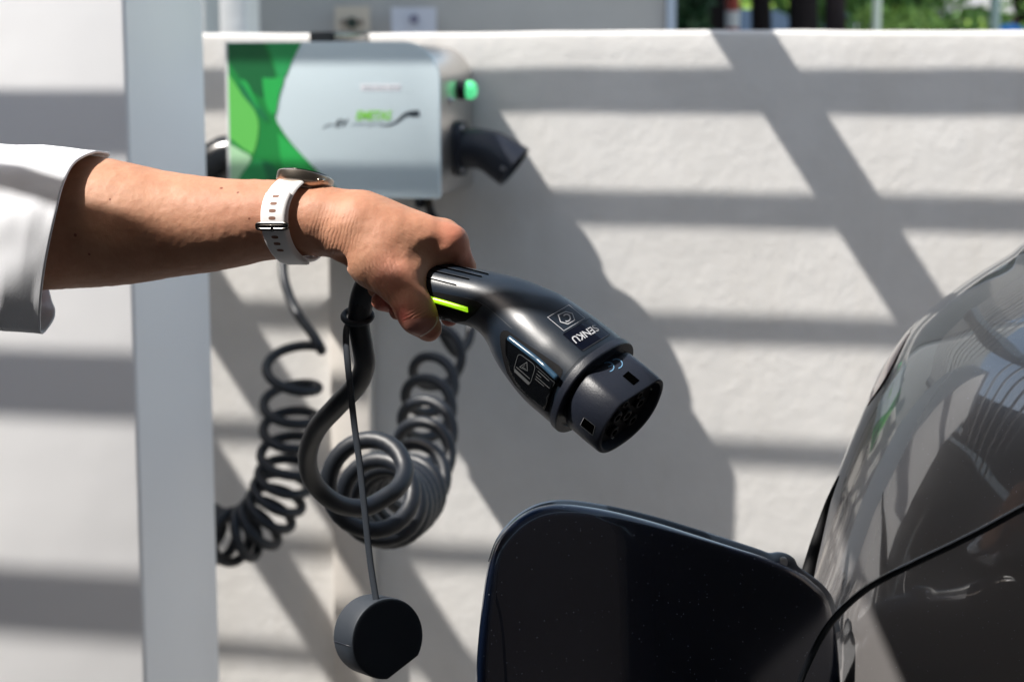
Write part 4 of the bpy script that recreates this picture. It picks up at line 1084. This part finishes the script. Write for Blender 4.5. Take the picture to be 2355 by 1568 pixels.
def hole(a):
    pts = []
    for t in np.linspace(0, 2*math.pi, 17)[:-1]:
        pts.append((math.copysign(abs(math.cos(t))**.7, math.cos(t))*2.6, math.copysign(abs(math.sin(t))**.7, math.sin(t))*1.12))
    vs = [camsp(*wpt(a+y*1.85, 4.62 if a > 60 else 2.72, x)) for x, y in pts]
    mk('strap_hole', vs, [tuple(range(len(vs)))], HOLE, watch, False)
for a in (66, 75.5, 84.5, 93.5): hole(a)
for a in (117, 126, 136): hole(a)
# buckle
bk = []
for t in np.linspace(0, 2*math.pi, 33)[:-1]:
    x = math.copysign(abs(math.cos(t))**.35, math.cos(t))*11.6; y = math.copysign(abs(math.sin(t))**.5, math.sin(t))*1.9
    bk.append(camsp(*wpt(103+y*1.85, 5.2, x)))
v, f = tube(bk, .00125, 8, True); mk('buckle', v, f, BUC, watch)
v, f = tube([camsp(*wpt(a, 5.2, x)) for x in np.linspace(-10.8, 10.8, 9) for a in (102.2,)], .0013, 8); mk('buckle_bar', v, f, BUC, watch)
v, f = tube([camsp(*wpt(a, 5.3, 0)) for a in np.linspace(101, 109, 6)], .0014, 8); mk('buckle_pin', v, f, BUC, watch)
# case: thick disc on top of the wrist
wn3 = np.array([.17, 1., .10]); wn3 -= 0; wn3 /= np.linalg.norm(wn3)
wcc = q(701, 417, 20)
nrmw = RV*wn3[0]+UV*wn3[1]+FV*wn3[2]
lathe('case', camsp(*wcc)-nrmw*.0045, nrmw, [(.0150, -.002), (.0180, 0), (.0192, .002), (.0196, .003), (.0196, .0078), (.0190, .0086), (.0170, .0090)], CASE, watch, 48)
lathe('case_back', camsp(*wcc)-nrmw*.0066, nrmw, [(.012, -.001), (.0158, 0), (.0165, .0022)], CASED, watch, 40)
lathe('glass', camsp(*wcc)+nrmw*.0046, nrmw, [(.0168, 0), (.0166, .0006)], mat('watch_glass', (.01, .01, .012), .05), watch, 40)
for px, py in ((652, 400), (722, 408)):
    p = q(px, py, 6 if px > 700 else 8)
bt = camsp(*(wcc+np.array([12.6, -.6, -14.6])))
bd = (RV*.64+FV*-.75+UV*-.03).normalized()
v, f = tube([bt-bd*.002, bt+bd*.0012], .0016, 12, flat=(1, 1.9), updir=UV); mk('side_button', v, f, CASE, watch)
for dxx, nm in ((-9.5, 'lug'), (9.5, 'lug')):
    c_ = camsp(*wpt(16, 1.2, dxx)); 
    boxm(nm, c_-RV*.0016-UV*.002-FV*.001, RV*.0032, UV*.0042, FV*.006, CASE, watch, .0006)
# ------------------------------------------------------------------ car
car = empty('parked_car', V((.9, 1.5, 0))); tag(car, 'glossy dark blue car with its charging flap open at lower right', 'car')
def paint(name, c, ior=1.9, metal=.3):
    m = mat(name, c, .24, metal=metal, coat=1.0, coatr=.012); m.node_tree.nodes['Principled BSDF'].inputs['Coat IOR'].default_value = ior; n = N(m)
    fl = n.new('ShaderNodeTexVoronoi'); fl.inputs['Scale'].default_value = 620; n.l(n.co, fl.inputs['Vector'])
    k = n.ramp(n.math('POWER', n.new('ShaderNodeSeparateColor').outputs[0], 1) if False else fl.outputs['Distance'], [(.0, (1, 1, 1)), (.24, (0, 0, 0))])
    sp_ = n.new('ShaderNodeSeparateColor'); n.l(fl.outputs['Color'], sp_.inputs[0])
    sel = n.math('GREATER_THAN', sp_.outputs[0], .955)
    fac = n.math('MULTIPLY', k, sel)
    n.col(n.mix(fac, c, (.55, .62, .75)))
    return m
PAINT = paint('navy_metallic', (.17, .162, .162))
PAINTF = paint('navy_metallic_shaded', (.004, .009, .026), 1.4, .5)  # same car paint, darkened because the flap faces dark surroundings
SIL = [(2360, 575-6), (2320, 600), (2255, 640), (2195, 680), (2140, 722), (2088, 770), (2045, 830), (2008, 895), (1982, 950), (1956, 1010), (1936, 1060), (1921, 1100), (1903, 1160), (1884, 1220), (1866, 1280), (1850, 1330), (1826, 1420), (1806, 1520), (1792, 1640), (1786, 1800), (1790, 2100), (1800, 2700), (1815, 3300)]
SIL = [(3300, 330), (3050, 352), (2840, 385), (2660, 430), (2500, 492)] + SIL
DS = 1.42
LEAN = .10
def silpt(px, py):
    d = DS
    for _ in range(12): p = at(px, py, d); d *= (1.432+LEAN*(p.z-1.15))/p.y
    return at(px, py, d)
SP_ = [silpt(px, py) for px, py in SIL]
zx = sorted([(p.z, p.x) for p in SP_]); zs_ = [a for a, b in zx]; xs_ = [b for a, b in zx]
rows = cat([(b, a) for a, b in zx], 5)
def bodypt(x0, z, j, lean=0.):
    # j: cross-section parameter -0.6 (behind) .. 0 (side facing the camera start) .. 1 (towards the right)
    Rx, Ry = .30, .34; y0 = 1.40
    y0 += LEAN*(z-1.15)
    if j <= 1:
        a = math.radians(135*(1-j)); return V((x0+Rx*(1-math.sin(a)) if a < math.pi/2 else x0+Rx*(1-math.sin(a))*1.6, y0-Ry*math.cos(a), z))
    return V((x0+Rx+(j-1)*1.2, y0-Ry-.02*(j-1), z))
js = list(np.linspace(0, 1, 46))+[1.1, 1.25, 1.5, 1.8, 2.2]
vs = []; fs = []; nj = len(js)
for x, z in rows:
    for j in js: vs.append(bodypt(x, z, j))
for i in range(len(rows)-1):
    for k in range(nj-1): fs.append((i*nj+k, i*nj+k+1, (i+1)*nj+k+1, (i+1)*nj+k))
cbody = mk('body', vs, fs, PAINT, car)
cbv = bvh_of([cbody])
# red tail light, sliver at the outline
tl = []; tf = []
zr = [silpt(2085, 768).z, silpt(1984, 945).z]
RL = mat('red_lens', (.30, .03, .03), .15, coat=1)
n0 = 0
sel = [(x, z) for x, z in rows if zr[1] <= z <= zr[0]]
for x, z in sel:
    f_ = (z-zr[1])/(zr[0]-zr[1]); wd_ = math.sin(math.pi*min(max(f_, .02), .98))
    for a in np.linspace(.10, .280+.035*wd_, 8):
        p = bodypt(x, z, a); tl.append(p+V((-.0012*wd_-.0003, -.0006, 0)))
for i in range(len(sel)-1):
    for k in range(7): tf.append((i*8+k, i*8+k+1, (i+1)*8+k+1, (i+1)*8+k))
mk('tail_light', tl, tf, RL, car)
# dark shut-line seal along the outline above the flap
sv = cat([at(1928, 1094, 1.385), at(1905, 1150, 1.375), at(1885, 1215, 1.365), at(1868, 1275, 1.355), at(1853, 1335, 1.345), at(1835, 1420, 1.33)], 5)
v, f = tube(sv, np.interp(np.linspace(0, 1, len(sv)), [0, .5, 1], [.0006, .0042, .0062]), 10, flat=(1, 1)); mk('flap_seal', v, f, M['blackmat'], car)
# open charging flap
flp = [(1093, 1990), (1094, 1600), (1097, 1500), (1108, 1390), (1120, 1310), (1138, 1250), (1172, 1205), (1212, 1175), (1256, 1160), (1310, 1158), (1400, 1172), (1500, 1197), (1600, 1228), (1700, 1260), (1752, 1277), (1830, 1310), (1872, 1340), (1898, 1368), (1912, 1405), (1924, 1470), (1932, 1560), (1938, 1700), (1930, 1850), (1890, 1990)]
FP = cat(flp, 4)
def flapd(x, y): return 1.115+(x-1100)/830*.20
def flappt(x, y, t):                            # t: thickness towards the far side
    cxn, cyn = (x-1500)/420, (y-1650)/500
    bulge = .010*(cxn*cxn+cyn*cyn)
    return at(x, y, flapd(x, y)+bulge+t)
cen_f = np.array([1510., 1620.])
layers = [(0.0, .0095), (0.0, .0080), (-2.2, .0055), (-5.0, .0028), (-9.5, .0012), (-16, .0004), (-30, 0.)]
vs = []; fs = []
Fn = len(FP); T = np.roll(FP, -1, 0)-np.roll(FP, 1, 0); T /= np.linalg.norm(T, axis=1)[:, None]; Nn = np.stack([T[:, 1], -T[:, 0]], 1)
if (Nn*(FP-cen_f)).sum() < 0: Nn = -Nn
for off, t in layers:
    for i in range(Fn):
        x, y = FP[i]+Nn[i]*off; vs.append(flappt(x, y, t))
for l_ in range(len(layers)-1):
    for i in range(Fn): fs.append((l_*Fn+i, l_*Fn+(i+1) % Fn, (l_+1)*Fn+(i+1) % Fn, (l_+1)*Fn+i))
inner = [tuple(FP[i]+Nn[i]*(-30)) for i in range(Fn)]
iv, ifc = fillpoly(inner, 40); b0 = len(vs)
for x, y in iv: vs.append(flappt(x, y, 0))
for t in ifc: fs.append(tuple(b0+i for i in t))
# back face
iv, ifc = fillpoly([tuple(p) for p in FP], 60); b0 = len(vs)
for x, y in iv: vs.append(flappt(x, y, .0095))
for t in ifc: fs.append(tuple(b0+i for i in t)[::-1])
bm = bmesh.new(); bv_ = [bm.verts.new(v_) for v_ in vs]
for t in fs:
    try: bm.faces.new([bv_[i] for i in t])
    except ValueError: pass
bmesh.ops.remove_doubles(bm, verts=bm.verts[:], dist=.00012)
flap = bmobj('charging_flap', bm, PAINTF, car, 60)
# inner frame of the flap, seen as a soft rim beyond the outer skin
FR = plastic('grey_flap_frame', (.05, .07, .10), .42, 900)
rimp = [(1122, 1290), (1140, 1240), (1172, 1198), (1212, 1168), (1256, 1152), (1310, 1149), (1400, 1162), (1500, 1185), (1600, 1215), (1700, 1247), (1745, 1262), (1768, 1270), (1788, 1268), (1808, 1272), (1826, 1284), (1836, 1302), (1862, 1320), (1890, 1342), (1912, 1370), (1924, 1410), (1932, 1450)]
RP = cat(rimp, 4); vs = []; fs = []; k_ = len(RP)
tt = np.gradient(RP, axis=0); tt /= np.linalg.norm(tt, axis=1)[:, None]; nn_ = np.stack([tt[:, 1], -tt[:, 0]], 1)
for i in range(k_):
    x, y = RP[i]; nv = nn_[i]
    for off, t in ((-26, .0098), (-4, .0105), (0, .0125), (0, .020), (-8, .024), (-40, .024)):
        vs.append(flappt(x+nv[0]*off, y+nv[1]*off, t))
for i in range(k_-1):
    for j in range(5): fs.append((i*6+j, i*6+j+1, (i+1)*6+j+1, (i+1)*6+j))
mk('flap_frame', vs, fs, FR, car, 50)
lathe('hinge_pin', flappt(1797, 1292, .012), V((0, 1, 0))*-1, [(.0045, -.002), (.0042, .002), (.002, .003)], M['screw'], car, 16)
# thin black cable in front of the car
cp_ = cat([at(2700, 1000, .95), at(2500, 1090, .96), at(2354, 1166, .975), at(2270, 1212, .985), at(2190, 1252, .995), at(2110, 1290, 1.005), at(2040, 1325, 1.015), at(1985, 1358, 1.03), at(1935, 1402, 1.045), at(1895, 1452, 1.06), at(1862, 1515, 1.07), at(1838, 1575, 1.075), at(1810, 1680, 1.08), at(1800, 1900, 1.085)], 8)
v, f = tube(cp_, .0021, 12)
cb2 = mk('thin_cable', v, f, M['blackgloss']); tag(cb2, 'thin black cable curving across the car in front of its flap', 'cable')
